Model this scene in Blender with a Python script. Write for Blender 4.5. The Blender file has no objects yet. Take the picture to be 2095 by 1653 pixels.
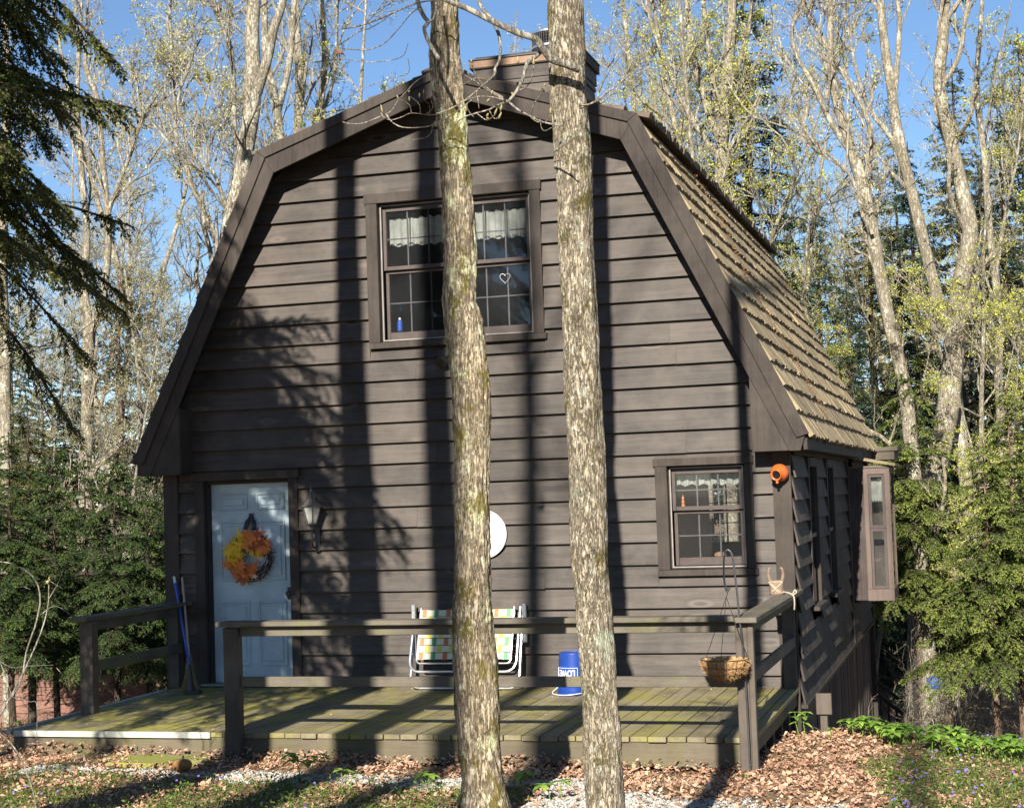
import bpy, bmesh, math, random
import numpy as np
from mathutils import Vector, Matrix, noise as mn
random.seed(7); rng = np.random.default_rng(11)
sc = bpy.context.scene
COL = sc.collection
# ------------------------------------------------------------ camera
CAM = Vector((8.25468, -15.21297, 1.87708))
CF = Vector((-0.28032774, 0.95830366, 0.05541172))
CR = Vector((0.95869094, 0.28240813, -0.03401946))
CU = Vector((0.04824969, -0.04358611, 0.99788387))
FPX = 3301.03
cam = bpy.data.cameras.new('camera'); co = bpy.data.objects.new('camera', cam); COL.objects.link(co)
m = Matrix.Identity(4)
for i in range(3):
    m[i][0] = CR[i]; m[i][1] = CU[i]; m[i][2] = -CF[i]; m[i][3] = CAM[i]
co.matrix_world = m
cam.sensor_fit = 'HORIZONTAL'; cam.sensor_width = 36; cam.lens = FPX / 2095 * 36
cam.clip_start = .1; cam.clip_end = 3000
sc.camera = co
# ------------------------------------------------------------ light
TOSUN = Vector((0.05 * .88, -.88, .475)).normalized()
SUN_EL = math.asin(TOSUN.z)
w = bpy.data.worlds.new('World'); sc.world = w; w.use_nodes = True
nt = w.node_tree; nt.nodes.clear()
sky = nt.nodes.new('ShaderNodeTexSky'); sky.sky_type = 'NISHITA'; sky.sun_disc = False
sky.sun_elevation = SUN_EL; sky.sun_rotation = math.pi - .05; sky.altitude = 800; sky.air_density = 1.0; sky.dust_density = .1; sky.ozone_density = 4.5
bg = nt.nodes.new('ShaderNodeBackground'); bg.inputs['Strength'].default_value = .054
wo = nt.nodes.new('ShaderNodeOutputWorld')
nt.links.new(sky.outputs[0], bg.inputs[0]); nt.links.new(bg.outputs[0], wo.inputs[0])
sl = bpy.data.lights.new('sun', 'SUN'); sl.energy = 5.0; sl.angle = math.radians(.5); sl.color = (1, .93, .82)
so = bpy.data.objects.new('sun', sl); COL.objects.link(so)
so.rotation_euler = (-TOSUN).to_track_quat('-Z', 'Y').to_euler()
sc.view_settings.view_transform = 'Standard'; sc.view_settings.look = 'None'
sc.view_settings.exposure = 1.38; sc.view_settings.gamma = 1
# ------------------------------------------------------------ helpers
def depth_at(px, py, y):
    d = CF + CR * ((px - 1047.5) / FPX) - CU * ((py - 826.5) / FPX)
    t = (y - CAM.y) / d.y
    return CAM + d * t, t          # world point on the vertical plane y, and distance along the view axis
def at(px, py, y): return depth_at(px, py, y)[0]
def tag(o, label=None, cat=None, group=None, kind=None):
    if label: o['label'] = label
    if cat: o['category'] = cat
    if group: o['group'] = group
    if kind: o['kind'] = kind
    return o
def empty(name, loc=(0, 0, 0), label=None, cat=None, group=None):
    o = bpy.data.objects.new(name, None); COL.objects.link(o); o.location = loc; o.empty_display_size = .2
    return tag(o, label, cat, group)
def link(name, me, mat, parent=None, abs_=True):
    o = bpy.data.objects.new(name, me); COL.objects.link(o)
    if mat and not me.materials: me.materials.append(mat)
    if parent is not None:
        o.parent = parent
        if abs_:
            p = parent; mw = Matrix.Identity(4)
            while p is not None:
                mw = p.matrix_basis @ mw; p = p.parent
            o.matrix_basis = mw.inverted()
    return o
def sm(me, on=True):
    me.polygons.foreach_set('use_smooth', np.full(len(me.polygons), on)); return me
def npmesh(name, V, F, var=None, smooth=False):
    """V (N,3); F (M,k) index array"""
    me = bpy.data.meshes.new(name); V = np.asarray(V, np.float32); F = np.asarray(F, np.int32)
    M, k = F.shape
    me.vertices.add(len(V)); me.vertices.foreach_set('co', V.ravel())
    me.loops.add(M * k); me.loops.foreach_set('vertex_index', F.ravel())
    me.polygons.add(M); me.polygons.foreach_set('loop_start', np.arange(0, M * k, k, dtype=np.int32))
    me.polygons.foreach_set('loop_total', np.full(M, k, np.int32))
    me.polygons.foreach_set('use_smooth', np.full(M, smooth))
    if var is not None:
        a = me.attributes.new('var', 'FLOAT', 'FACE'); a.data.foreach_set('value', np.asarray(var, np.float32))
    me.update(calc_edges=True); return me
class MB:
    def __init__(s): s.v = []; s.f = []; s.a = []; s.va = 0.5
    def add(s, vs, fs, M=None):
        b = len(s.v)
        for v in vs:
            v = Vector(v); s.v.append(tuple(M @ v) if M is not None else tuple(v))
        for f in fs: s.f.append([i + b for i in f]); s.a.append(s.va)
    def box(s, x0, x1, y0, y1, z0, z1, M=None):
        s.add([(x0, y0, z0), (x1, y0, z0), (x1, y1, z0), (x0, y1, z0), (x0, y0, z1), (x1, y0, z1), (x1, y1, z1), (x0, y1, z1)],
              [(0, 3, 2, 1), (4, 5, 6, 7), (0, 1, 5, 4), (1, 2, 6, 5), (2, 3, 7, 6), (3, 0, 4, 7)], M)
    def prism_y(s, poly, y0, y1, M=None):      # poly (x,z) counterclockwise seen from -y
        n = len(poly)
        vs = [(p[0], y0, p[1]) for p in poly] + [(p[0], y1, p[1]) for p in poly]
        fs = [list(range(n)), list(range(2 * n - 1, n - 1, -1))] + [(i, i + n, (i + 1) % n + n, (i + 1) % n) for i in range(n)]
        s.add(vs, fs, M)
    def prism_x(s, poly, x0, x1, M=None):      # poly (y,z)
        n = len(poly)
        vs = [(x0, p[0], p[1]) for p in poly] + [(x1, p[0], p[1]) for p in poly]
        fs = [list(range(n - 1, -1, -1)), list(range(n, 2 * n))] + [(i, (i + 1) % n, (i + 1) % n + n, i + n) for i in range(n)]
        s.add(vs, fs, M)
    def prism_z(s, poly, z0, z1, M=None):
        n = len(poly)
        vs = [(p[0], p[1], z0) for p in poly] + [(p[0], p[1], z1) for p in poly]
        fs = [list(range(n - 1, -1, -1)), list(range(n, 2 * n))] + [(i, (i + 1) % n, (i + 1) % n + n, i + n) for i in range(n)]
        s.add(vs, fs, M)
    def tube(s, pts, r, n=8, cap=True, M=None):
        pts = [Vector(p) for p in pts]; K = len(pts)
        if not isinstance(r, (list, tuple)): r = [r] * K
        up = None; rings = []
        for i, p in enumerate(pts):
            t = (pts[min(i + 1, K - 1)] - pts[max(i - 1, 0)]).normalized()
            if up is None:
                up = t.orthogonal().normalized()
            else:
                up = (up - t * up.dot(t)).normalized()
            b = t.cross(up)
            rings.append([p + (up * math.cos(a) + b * math.sin(a)) * r[i] for a in [2 * math.pi * j / n for j in range(n)]])
        vs = [v for q in rings for v in q]
        fs = [(i * n + j, i * n + (j + 1) % n, (i + 1) * n + (j + 1) % n, (i + 1) * n + j) for i in range(K - 1) for j in range(n)]
        if cap: fs += [list(range(n - 1, -1, -1)), list(range((K - 1) * n, K * n))]
        s.add(vs, fs, M)
    def lathe(s, prof, n=24, M=None, a0=0):     # prof (r,z)
        vs = []; fs = []; K = len(prof)
        for r, z in prof:
            for j in range(n):
                a = 2 * math.pi * j / n + a0; vs.append((r * math.cos(a), r * math.sin(a), z))
        fs = [(i * n + j, i * n + (j + 1) % n, (i + 1) * n + (j + 1) % n, (i + 1) * n + j) for i in range(K - 1) for j in range(n)]
        fs += [list(range(n - 1, -1, -1)), list(range((K - 1) * n, K * n))]
        s.add(vs, fs, M)
    def build(s, name, mat, parent=None, smooth=False, bevel=0):
        me = bpy.data.meshes.new(name); me.from_pydata(s.v, [], s.f); me.update()
        a = me.attributes.new('var', 'FLOAT', 'FACE'); a.data.foreach_set('value', np.array(s.a, np.float32))
        if smooth: sm(me)
        o = link(name, me, mat, parent)
        if bevel:
            b = o.modifiers.new('bevel', 'BEVEL'); b.width = bevel; b.segments = 1; b.limit_method = 'ANGLE'; b.angle_limit = .7
        return o
def bez(pts, n=8):
    """catmull-rom through points"""
    P = [Vector(p) for p in pts]; P = [P[0] * 2 - P[1]] + P + [P[-1] * 2 - P[-2]]; out = []
    for i in range(1, len(P) - 2):
        for k in range(n):
            t = k / n; a, b, c, d = P[i - 1], P[i], P[i + 1], P[i + 2]
            out.append(.5 * ((2 * b) + (c - a) * t + (2 * a - 5 * b + 4 * c - d) * t * t + (3 * b - a - 3 * c + d) * t ** 3))
    out.append(P[-2]); return out
# ------------------------------------------------------------ materials
class NT:
    def __init__(s, name):
        s.m = bpy.data.materials.new(name); s.m.use_nodes = True; s.t = s.m.node_tree; s.t.nodes.clear()
        s.out = s.n('OutputMaterial'); s.tc = None
    def n(s, k, **kw):
        o = s.t.nodes.new('ShaderNode' + k)
        for a, b in kw.items(): setattr(o, a, b)
        return o
    def l(s, a, b): s.t.links.new(a, b)
    def co(s, scale=(1, 1, 1), which='Object', rot=(0, 0, 0)):
        if s.tc is None: s.tc = s.n('TexCoord')
        mp = s.n('Mapping'); mp.inputs['Scale'].default_value = scale; mp.inputs['Rotation'].default_value = rot
        s.l(s.tc.outputs[which], mp.inputs[0]); return mp.outputs[0]
    def noise(s, scale=5, detail=4, rough=.6, co=None, dist=0):
        o = s.n('TexNoise'); o.inputs['Scale'].default_value = scale; o.inputs['Detail'].default_value = detail
        o.inputs['Roughness'].default_value = rough; o.inputs['Distortion'].default_value = dist
        if co is not None: s.l(co, o.inputs['Vector'])
        return o.outputs['Fac']
    def vor(s, scale=5, co=None, feat='F1', out='Distance', rnd=1):
        o = s.n('TexVoronoi'); o.feature = feat; o.inputs['Scale'].default_value = scale; o.inputs['Randomness'].default_value = rnd
        if co is not None: s.l(co, o.inputs['Vector'])
        return o.outputs[out]
    def ramp(s, fac, stops, interp='LINEAR'):
        o = s.n('ValToRGB'); s.l(fac, o.inputs[0]); cr = o.color_ramp; cr.interpolation = interp
        while len(cr.elements) < len(stops): cr.elements.new(.5)
        for e, (p, c) in zip(cr.elements, stops):
            e.position = p; e.color = (*c, 1) if len(c) == 3 else c
        return o.outputs[0]
    def mix(s, f, a, b, mode='MIX'):
        o = s.n('Mix'); o.data_type = 'RGBA'; o.blend_type = mode; o.clamp_factor = True
        for sock, v in ((o.inputs[0], f), (o.inputs[6], a), (o.inputs[7], b)):
            if isinstance(v, (int, float)): sock.default_value = v
            elif isinstance(v, tuple): sock.default_value = (*v, 1)
            else: s.l(v, sock)
        return o.outputs[2]
    def math(s, op, a, b=None, c=None):
        o = s.n('Math', operation=op)
        for i, v in enumerate((a, b, c)):
            if v is None: continue
            if isinstance(v, (int, float)): o.inputs[i].default_value = v
            else: s.l(v, o.inputs[i])
        return o.outputs[0]
    def attr(s, name='var'):
        o = s.n('Attribute'); o.attribute_name = name; return o.outputs['Fac']
    def bsdf(s, col, rough=.8, bump=None, bstr=.5, bdist=.01, spec=.3, metal=0, trans=None):
        p = s.n('BsdfPrincipled')
        if isinstance(col, tuple): p.inputs['Base Color'].default_value = (*col, 1)
        else: s.l(col, p.inputs['Base Color'])
        if isinstance(rough, (int, float)): p.inputs['Roughness'].default_value = rough
        else: s.l(rough, p.inputs['Roughness'])
        p.inputs['Specular IOR Level'].default_value = spec; p.inputs['Metallic'].default_value = metal
        if bump is not None:
            b = s.n('Bump'); b.inputs['Strength'].default_value = bstr; b.inputs['Distance'].default_value = bdist
            s.l(bump, b.inputs['Height']); s.l(b.outputs[0], p.inputs['Normal'])
        res = p.outputs[0]
        if trans:
            t = s.n('BsdfTranslucent')
            if isinstance(col, tuple): t.inputs[0].default_value = (*col, 1)
            else: s.l(col, t.inputs[0])
            mx = s.n('MixShader'); mx.inputs[0].default_value = trans
            s.l(res, mx.inputs[1]); s.l(t.outputs[0], mx.inputs[2]); res = mx.outputs[0]
        s.l(res, s.out.inputs[0]); return s.m
def wood(name, dark, light, axis='x', knots=True, rough=.75, moss=None, weather=None, spec=.25):
    t = NT(name)
    sc_ = {'x': (.7, 9, 14), 'y': (14, .7, 14), 'z': (14, 14, .7)}[axis]
    va = t.attr(); off = t.n('CombineXYZ'); k = t.math('MULTIPLY', va, 37.0); t.l(k, off.inputs[0]); t.l(k, off.inputs[1]); t.l(k, off.inputs[2])
    def shift(c):
        a = t.n('VectorMath', operation='ADD'); t.l(c, a.inputs[0]); t.l(off.outputs[0], a.inputs[1]); return a.outputs[0]
    g = t.noise(1.6, 6, .65, shift(t.co(sc_)), .8)
    g2 = t.noise(5.5, 3, .6, shift(t.co(tuple(q * 2.2 for q in sc_))))
    col = t.ramp(g, [(.25, dark), (.75, light)])
    col = t.mix(t.ramp(g2, [(.4, (0, 0, 0)), (.72, (.32, .32, .32))]), col, tuple(q * .62 for q in dark))
    if knots:
        v = t.vor(1.0, shift(t.co({'x': (1.3, 1.3, 4.2), 'y': (4.2, 1.3, 4.2), 'z': (4.2, 4.2, 1.3)}[axis])))
        kn = t.ramp(v, [(.02, (1, 1, 1)), (.08, (0, 0, 0))])
        col = t.mix(kn, col, tuple(q * .55 for q in dark))
        ring = t.ramp(v, [(.09, (0, 0, 0)), (.13, (.5, .5, .5)), (.2, (0, 0, 0))])
        col = t.mix(ring, col, tuple(min(1, q * 1.9) for q in light))
    # board to board tone
    vv = t.math('MULTIPLY_ADD', va, .62, .69)
    hs = t.n('HueSaturation'); t.l(vv, hs.inputs['Value']); t.l(col, hs.inputs['Color']); col = hs.outputs[0]
    big = t.noise(2.1, 5, .68, t.co((1, 1, 1)))
    col = t.mix(t.ramp(big, [(.42, (0, 0, 0)), (.70, (.55, .55, .55))]), col, weather or tuple(q * 1.5 for q in light))
    if moss:
        mo = t.noise(moss[1], 6, .7, t.co((1, 1, 1)))
        col = t.mix(t.ramp(mo, [(moss[2], (0, 0, 0)), (moss[2] + .16, (moss[3],) * 3)]), col, moss[0])
    spk = t.vor(3.1, t.co((1, 1, 1)))
    sp2 = t.noise(2.0, 2, .5, t.co((1, 1, 1)))
    col = t.mix(t.math('MULTIPLY', t.ramp(spk, [(.014, (1, 1, 1)), (.022, (0, 0, 0))]), t.ramp(sp2, [(.5, (0, 0, 0)), (.55, (.6, .6, .6))])), col, (.32, .3, .28))
    return t.bsdf(col, rough, g, .35, .012, spec)
M_SIDE = wood('brown_siding', (.021, .0166, .0134), (.062, .050, .0415), 'x', rough=.6, spec=.3)
M_SIDEY = wood('brown_side_shingle', (.026, .021, .0175), (.066, .054, .046), 'z', False)
M_TRIM = wood('brown_trim', (.022, .0175, .0145), (.047, .0375, .0315), 'z', False)
M_TRIMX = wood('brown_trim_flat', (.022, .0175, .0145), (.047, .0375, .0315), 'x', False)
M_BAY = wood('bay_trim_paint', (.072, .053, .045), (.11, .083, .070), 'z', False)
M_RAILW = wood('weathered_rail', (.062, .052, .042), (.115, .10, .078), 'x', False, moss=((.12, .13, .035), 2.2, .52, .6))
M_RAILY = wood('weathered_rail_side', (.062, .052, .042), (.115, .10, .078), 'y', False, moss=((.12, .13, .035), 2.2, .52, .6))
M_POST = wood('weathered_post', (.050, .040, .033), (.085, .070, .055), 'z', False, moss=((.10, .11, .04), 2.2, .56, .4))
M_DECK = wood('mossy_deck', (.10, .085, .055), (.19, .165, .10), 'y', False, moss=((.22, .20, .045), 1.7, .46, .8))
M_LAND = wood('moss_landing', (.085, .075, .045), (.15, .13, .075), 'y', False, moss=((.26, .235, .05), 2.3, .42, .85))
M_FASC = wood('deck_fascia', (.062, .050, .036), (.105, .088, .06), 'x', False, moss=((.09, .09, .03), 1.7, .45, .6))
M_SHAKED = wood('dark_shake', (.045, .036, .028), (.11, .088, .066), 'x', False)  # darker tone of shake for the upper and left slopes, ridge and rear eave
M_SHAKE = wood('cedar_shake', (.105, .082, .046), (.30, .238, .145), 'z', False, weather=(.33, .265, .165), moss=((.15, .14, .05), 2.1, .56, .5))
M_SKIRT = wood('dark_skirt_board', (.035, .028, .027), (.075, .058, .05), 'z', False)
M_RED = wood('red_shed_siding', (.12, .062, .046), (.18, .098, .073), 'x', False)
def flat(name, c, rough=.6, spec=.3, metal=0, nz=None, trans=None):
    t = NT(name)
    if nz:
        n = t.noise(nz, 4, .6, t.co((1, 1, 1)))
        col = t.ramp(n, [(.3, tuple(q * .75 for q in c)), (.7, tuple(min(1, q * 1.15) for q in c))])
        return t.bsdf(col, rough, n, .2, .003, spec, metal, trans)
    return t.bsdf(c, rough, None, 0, 0, spec, metal, trans)
M_DOOR = flat('blue_door_paint', (.36, .45, .50), .45, .4, nz=2.5)
M_BLACK = flat('black_metal', (.015, .015, .016), .45, .5, nz=20)
M_ALU = flat('aluminium', (.55, .55, .56), .35, .5, .9, nz=30)
M_WHITE = flat('white_plastic', (.60, .61, .61), .4, .4, nz=6)
M_WINSASH = flat('window_sash_brown', (.050, .036, .031), .5, .4, nz=9)
M_MUNT = flat('muntin_grey', (.11, .10, .10), .5, .4, nz=9)
M_SCREEN = flat('storm_frame_pale', (.20, .185, .17), .5, .4, nz=9)
M_STRIP = flat('worn_white_strip', (.36, .36, .32), .6, .3, nz=5)
M_PEWTER = flat('weathered_pewter', (.095, .09, .08), .5, .5, .3, nz=30)
M_CURT = flat('curtain_cloth', (.50, .51, .45), .9, .1, nz=12, trans=.25)
M_INT = flat('interior_wall', (.10, .085, .07), .9, .1, nz=3)
M_BLUE = flat('blue_plastic', (.010, .045, .25), .35, .5, nz=5)
M_BLUEP = flat('blue_paint_handle', (.025, .09, .45), .4, .5, nz=8)
M_PALEW = flat('pale_wood', (.38, .27, .20), .6, .3, nz=9)
M_ORANGE = flat('orange_glaze', (.40, .09, .018), .35, .5, nz=8)
M_COPPER = flat('tan_flashing', (.19, .11, .06), .55, .4, nz=5)
M_STEEL = flat('galvanised_steel', (.55, .56, .58), .35, .5, .8, nz=9)
M_COIR = flat('coconut_fibre', (.33, .20, .09), .95, .1, nz=40)
M_BARKW = flat('antler_bark', (.19, .14, .10), .85, .2, nz=40)
M_STRAW = flat('broom_straw', (.22, .15, .085), .9, .1, nz=40)
M_ROPE = flat('pale_rope', (.42, .36, .27), .9, .1, nz=60)
M_PUMPK = flat('orange_gourd', (.24, .12, .04), .9, .3, nz=9)
def glass(name, tint, refl=1.0):
    t = NT(name); tr = t.n('BsdfTransparent'); tr.inputs[0].default_value = (*tint, 1)
    gl = t.n('BsdfGlossy'); gl.inputs['Roughness'].default_value = .03; gl.inputs[0].default_value = (.9, .9, .9, 1)
    df = t.n('BsdfDiffuse'); df.inputs[0].default_value = (.16, .17, .18, 1)
    fr = t.n('Fresnel'); fr.inputs[0].default_value = 1.5
    dirt = t.math('MULTIPLY', t.noise(3.5, 5, .7, t.co((1, 1, 1))), .10 * refl)
    m1 = t.n('MixShader'); t.l(dirt, m1.inputs[0]); t.l(tr.outputs[0], m1.inputs[1]); t.l(df.outputs[0], m1.inputs[2])
    m2 = t.n('MixShader'); t.l(fr.outputs[0], m2.inputs[0]); t.l(m1.outputs[0], m2.inputs[1]); t.l(gl.outputs[0], m2.inputs[2])
    t.l(m2.outputs[0], t.out.inputs[0]); return t.m
M_GLASS = glass('window_glass', (.86, .87, .88), .7)
M_CLEAR = glass('clear_glass', (.9, .9, .9), 3)
M_LAMPG = flat('frosted_lamp_glass', (.48, .48, .44), .4, .5, nz=12, trans=.4)
def bark(name, c0, c1, crack, lichen=None, moss=None, sz=(9, 9, 1.6), cs=1.0, hero=False):
    t = NT(name); n = t.noise(1.5, 8, .72, t.co(sz), .8); big = t.noise(1.1, 4, .6, t.co((1.4, 1.4, .8)))
    col = t.ramp(t.math('ADD', t.math('MULTIPLY', n, .6), t.math('MULTIPLY', big, .4)), [(.34, c0), (.64, c1)])
    rd = t.noise(1.0 * cs, 5, .6, t.co((sz[0] * 2.6, sz[1] * 2.6, sz[2] * 1.5)), .5)
    ridge = t.math('ABSOLUTE', t.math('SUBTRACT', rd, .5))
    cr = t.ramp(ridge, [(.0, (1, 1, 1)), (.045, (.35, .35, .35)), (.09, (0, 0, 0))])
    col = t.mix(t.math('MULTIPLY', cr, t.ramp(big, [(.3, (1, 1, 1)), (.7, (.45, .45, .45))])), col, crack)
    if hero:
        fine = t.noise(60, 5, .8, t.co((1, 1, .3)))
        col = t.mix(t.ramp(fine, [(.42, (.8, .8, .8)), (.5, (0, 0, 0))]), col, crack)
    if lichen:
        for lc, s, th, am in lichen:
            a = t.noise(s, 9, .8, t.co((1, 1, .7)))
            col = t.mix(t.ramp(a, [(th, (0, 0, 0)), (th + .04, (am,) * 3)]), col, lc)
    if moss:
        a = t.noise(moss[1], 9, .78, t.co((1.5, 1.5, .9)))
        col = t.mix(t.ramp(a, [(moss[2], (0, 0, 0)), (moss[2] + .05, (moss[3],) * 3)]), col, moss[0])
    b = t.math('SUBTRACT', n, t.math('MULTIPLY', cr, .6))
    return t.bsdf(col, .9, b, .9, .02 if hero else .03, .15)
M_BARK1 = bark('furrowed_bark', (.27, .215, .145), (.49, .41, .285), (.075, .055, .034),
               [((.64, .63, .46), 14, .56, .75), ((.60, .62, .36), 3.4, .55, .85)], ((.14, .115, .022), 3.6, .53, .9), (17, 17, 4.0), 1.0, True)
M_BARK2 = bark('lichen_bark', (.26, .22, .155), (.46, .40, .29), (.085, .066, .045),
               [((.60, .58, .46), 26, .555, .8), ((.38, .44, .33), 6, .575, .65), ((.52, .51, .42), 9, .60, .6)], ((.10, .085, .022), 3.8, .55, .9), (28, 28, 11), 1.0, True)
M_BARKG = bark('grey_maple_bark', (.18, .155, .115), (.40, .36, .28), (.10, .085, .06), [((.48, .47, .38), 5, .53, .8), ((.12, .10, .07), 3.1, .58, .7)], ((.16, .15, .04), 2.2, .60, .6), (8, 8, 4))
M_BARKL = bark('pale_maple_bark', (.19, .165, .12), (.36, .325, .25), (.16, .135, .095), [((.48, .465, .38), 4, .54, .8), ((.13, .105, .07), 3.3, .575, .75)], ((.19, .17, .05), 2.0, .60, .6), (8, 8, 4))
M_BARKD = bark('dark_bark', (.045, .035, .028), (.12, .095, .07), (.02, .016, .012))
M_BARKH = bark('reddish_bark', (.12, .075, .05), (.26, .18, .13), (.03, .02, .015), [((.34, .33, .27), 4, .56, .6)])
M_TWIG = bark('grey_twig', (.19, .175, .14), (.38, .355, .295), (.14, .12, .09))
M_TWIGT = bark('tan_twig', (.24, .21, .16), (.41, .37, .285), (.17, .14, .10))
def leafm(name, stops, trans=.35, rough=.6):
    t = NT(name); v = t.attr(); n = t.noise(.9, 3, .6, t.co((1, 1, 1)))
    f = t.math('ADD', t.math('MULTIPLY', v, .75), t.math('MULTIPLY', n, .3))
    return t.bsdf(t.ramp(f, stops), rough, None, 0, 0, .2, 0, trans)
M_BUD = leafm('young_leaf', [(.1, (.17, .17, .05)), (.5, (.36, .38, .08)), (.9, (.56, .55, .15))], .4)
M_BUDT = leafm('spring_bud', [(.1, (.17, .15, .07)), (.5, (.32, .31, .13)), (.9, (.50, .49, .22))], .3)
M_YEL = leafm('yellow_green_leaf', [(.1, (.26, .29, .05)), (.5, (.50, .52, .08)), (.9, (.68, .68, .20))], .45)
M_NEED = leafm('hemlock_needle', [(.05, (.018, .036, .013)), (.5, (.052, .092, .026)), (.95, (.14, .18, .04))], .2, .5)
M_NEEDL = leafm('bright_hemlock_needle', [(.05, (.04, .07, .02)), (.45, (.15, .20, .045)), (.9, (.34, .38, .09))], .35, .5)
M_NEEDN = leafm('near_hemlock_needle', [(.05, (.02, .034, .012)), (.45, (.065, .085, .022)), (.9, (.24, .25, .06))], .35, .5)
M_NEEDO = leafm('olive_pine_needle', [(.05, (.04, .05, .018)), (.5, (.10, .105, .032)), (.95, (.20, .18, .06))], .25, .5)
M_SPRUCE = leafm('blue_green_spruce_needle', [(.05, (.018, .038, .022)), (.5, (.042, .075, .040)), (.95, (.08, .12, .055))], .2, .5)
M_LITTER = leafm('dead_leaf', [(.0, (.13, .065, .035)), (.3, (.29, .155, .09)), (.62, (.46, .29, .19)), (1.0, (.63, .48, .36))], .2, .7)
M_GREEN = leafm('ground_cover_leaf', [(.1, (.035, .07, .016)), (.5, (.09, .15, .026)), (.95, (.19, .26, .05))], .35, .5)
M_PLANT = leafm('broad_leaf', [(.1, (.10, .20, .03)), (.5, (.19, .33, .05)), (.95, (.32, .47, .08))], .4, .45)
M_FLOW = flat('violet_petal', (.22, .15, .55), .6, .2, nz=9, trans=.3)
# ------------------------------------------------------------ terrain
def th(x, y):
    x = np.asarray(x, float); y = np.asarray(y, float)
    z = np.where(y < -4.5, -.17 + np.clip(-4.5 - y, 0, 8) * .035,
        np.where(y < -1, -.17 - (y + 4.5) * .045, -.3275 - .24 * np.clip(y + 1, 0, 6.5)))
    z = z - .05 * np.clip(y - 5.5, 0, 40) - .02 * np.clip(y - 45, 0, 300)
    z = z + .012 * np.clip(3 - x, -3, 3) + .012 * np.sin(x * 3.1 + y * 2.2) + .01 * np.sin(x * 7.3 - y * 5.1)
    mound = .10 * np.exp(-((x - 7.1) / .8) ** 2 - ((y + 1.2) / 1.0) ** 2)
    return z + mound
def thf(x, y): return float(th(x, y))
def grid(a, b, n): return np.linspace(a, b, n)
gx = np.concatenate([-grid(8, 600, 40)[::-1] ** 1.0, grid(-7.9, 16, 240), grid(16.5, 600, 40)])
gy = np.concatenate([grid(-300, -16, 30), grid(-15, 4, 220), grid(4.3, 60, 80), grid(65, 1500, 40)])
GX, GY = np.meshgrid(gx, gy); GZ = th(GX, GY)
nx, ny = len(gx), len(gy)
idx = np.arange(nx * ny).reshape(ny, nx)
F = np.stack([idx[:-1, :-1], idx[:-1, 1:], idx[1:, 1:], idx[1:, :-1]], -1).reshape(-1, 4)
t = NT('forest_soil')
n1 = t.noise(2.2, 8, .7, t.co((1, 1, 1))); n2 = t.noise(28, 5, .7, t.co((1, 1, 1)))
c = t.ramp(n2, [(.3, (.09, .06, .035)), (.5, (.22, .145, .09)), (.72, (.40, .28, .19))])
c = t.mix(t.ramp(n1, [(.5, (0, 0, 0)), (.66, (.7, .7, .7))]), c, (.075, .09, .025))
M_SOIL = t.bsdf(c, .95, n2, .8, .03, .1)
g = link('ground', npmesh('ground', np.stack([GX, GY, GZ], -1).reshape(-1, 3), F, smooth=True), M_SOIL); g['kind'] = 'structure'
# ------------------------------------------------------------ cabin
cabin = empty('cabin', (3.25, 0, 0), 'dark brown wooden cabin with barn style gambrel roof and wood shakes', 'cabin')
XL = lambda z: float(np.interp(z, [2.45, 5.30, 5.93], [0.0, 1.36, 3.24])) if z > 2.45 else 0.0
XR = lambda z: 6.5 - (0 if z <= 2.45 else float(np.interp(z, [2.45, 5.30, 5.93], [0.0, 1.33, 3.24])))
E_ = .21; Z0 = .113 - .21
def lap(mb, x0, x1, z0, z1, xa=None, xb=None, lip=.058):
    """one clapboard on the front wall between x0..x1 (bottom) and xa..xb (top)"""
    xa = x0 if xa is None else xa; xb = x1 if xb is None else xb
    zt = z1 + .02; j = random.uniform(-.004, .004); w0 = random.uniform(-.006, .006)
    vs = [(x0, -lip, z0 + j), (x1, -lip, z0 + j + w0), (x1, -lip + .03, z0 + j + w0), (x0, -lip + .03, z0 + j),
          (xa, -.011, zt), (xb, -.011, zt), (xb, .006, zt), (xa, .006, zt)]
    mb.add(vs, [(0, 3, 2, 1), (4, 5, 6, 7), (0, 1, 5, 4), (1, 2, 6, 5), (2, 3, 7, 6), (3, 0, 4, 7)])
OPEN = [(2.345, 4.176, 3.385, 4.93), (5.215, 6.143, 1.06, 2.15), (.355, 1.516, -.2, 2.19)]
mb = MB()
k = 0
while True:
    z0 = Z0 + k * E_; z1 = z0 + E_; k += 1
    if z1 > 5.98: z1 = 5.98
    if z0 > 5.9: break
    segs = [(XL(z0), XR(z0))]
    for a, b, c, d in OPEN:
        if d > z0 + .02 and c < z1 - .02:
            ns = []
            for s, e in segs:
                if b <= s or a >= e: ns.append((s, e)); continue
                if a > s: ns.append((s, a))
                if b < e: ns.append((b, e))
            segs = ns
    for a, b, c, d in OPEN:
        if d > z0 + .02 and c < z1 - .02:
            mb.va = random.random(); yy = lambda z: .058 - .047 * (z - z0) / E_
            if z0 < c - .004: lap(mb, a, b, z0, c - .018)
            if z1 > d + .004 and z1 < 5.9: mb.box(a, b, -yy(z1) - .012, .004, d - .01, z1 + .02)
    for s, e in segs:
        cuts = [s]; x = s + random.uniform(.9, 3.4)
        while x < e - .5: cuts.append(x); x += random.uniform(2.0, 3.8)
        cuts.append(e)
        for i in range(len(cuts) - 1):
            mb.va = random.random()
            a, b = cuts[i], cuts[i + 1]
            lap(mb, a + (.001 if i else 0), b - .001, z0, z1,
                max(XL(z1), a) if i == 0 and a == XL(z0) else a, min(XR(z1), b) if b == XR(z0) else b - .001)
mb.build('front_siding', M_SIDE, cabin)
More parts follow.
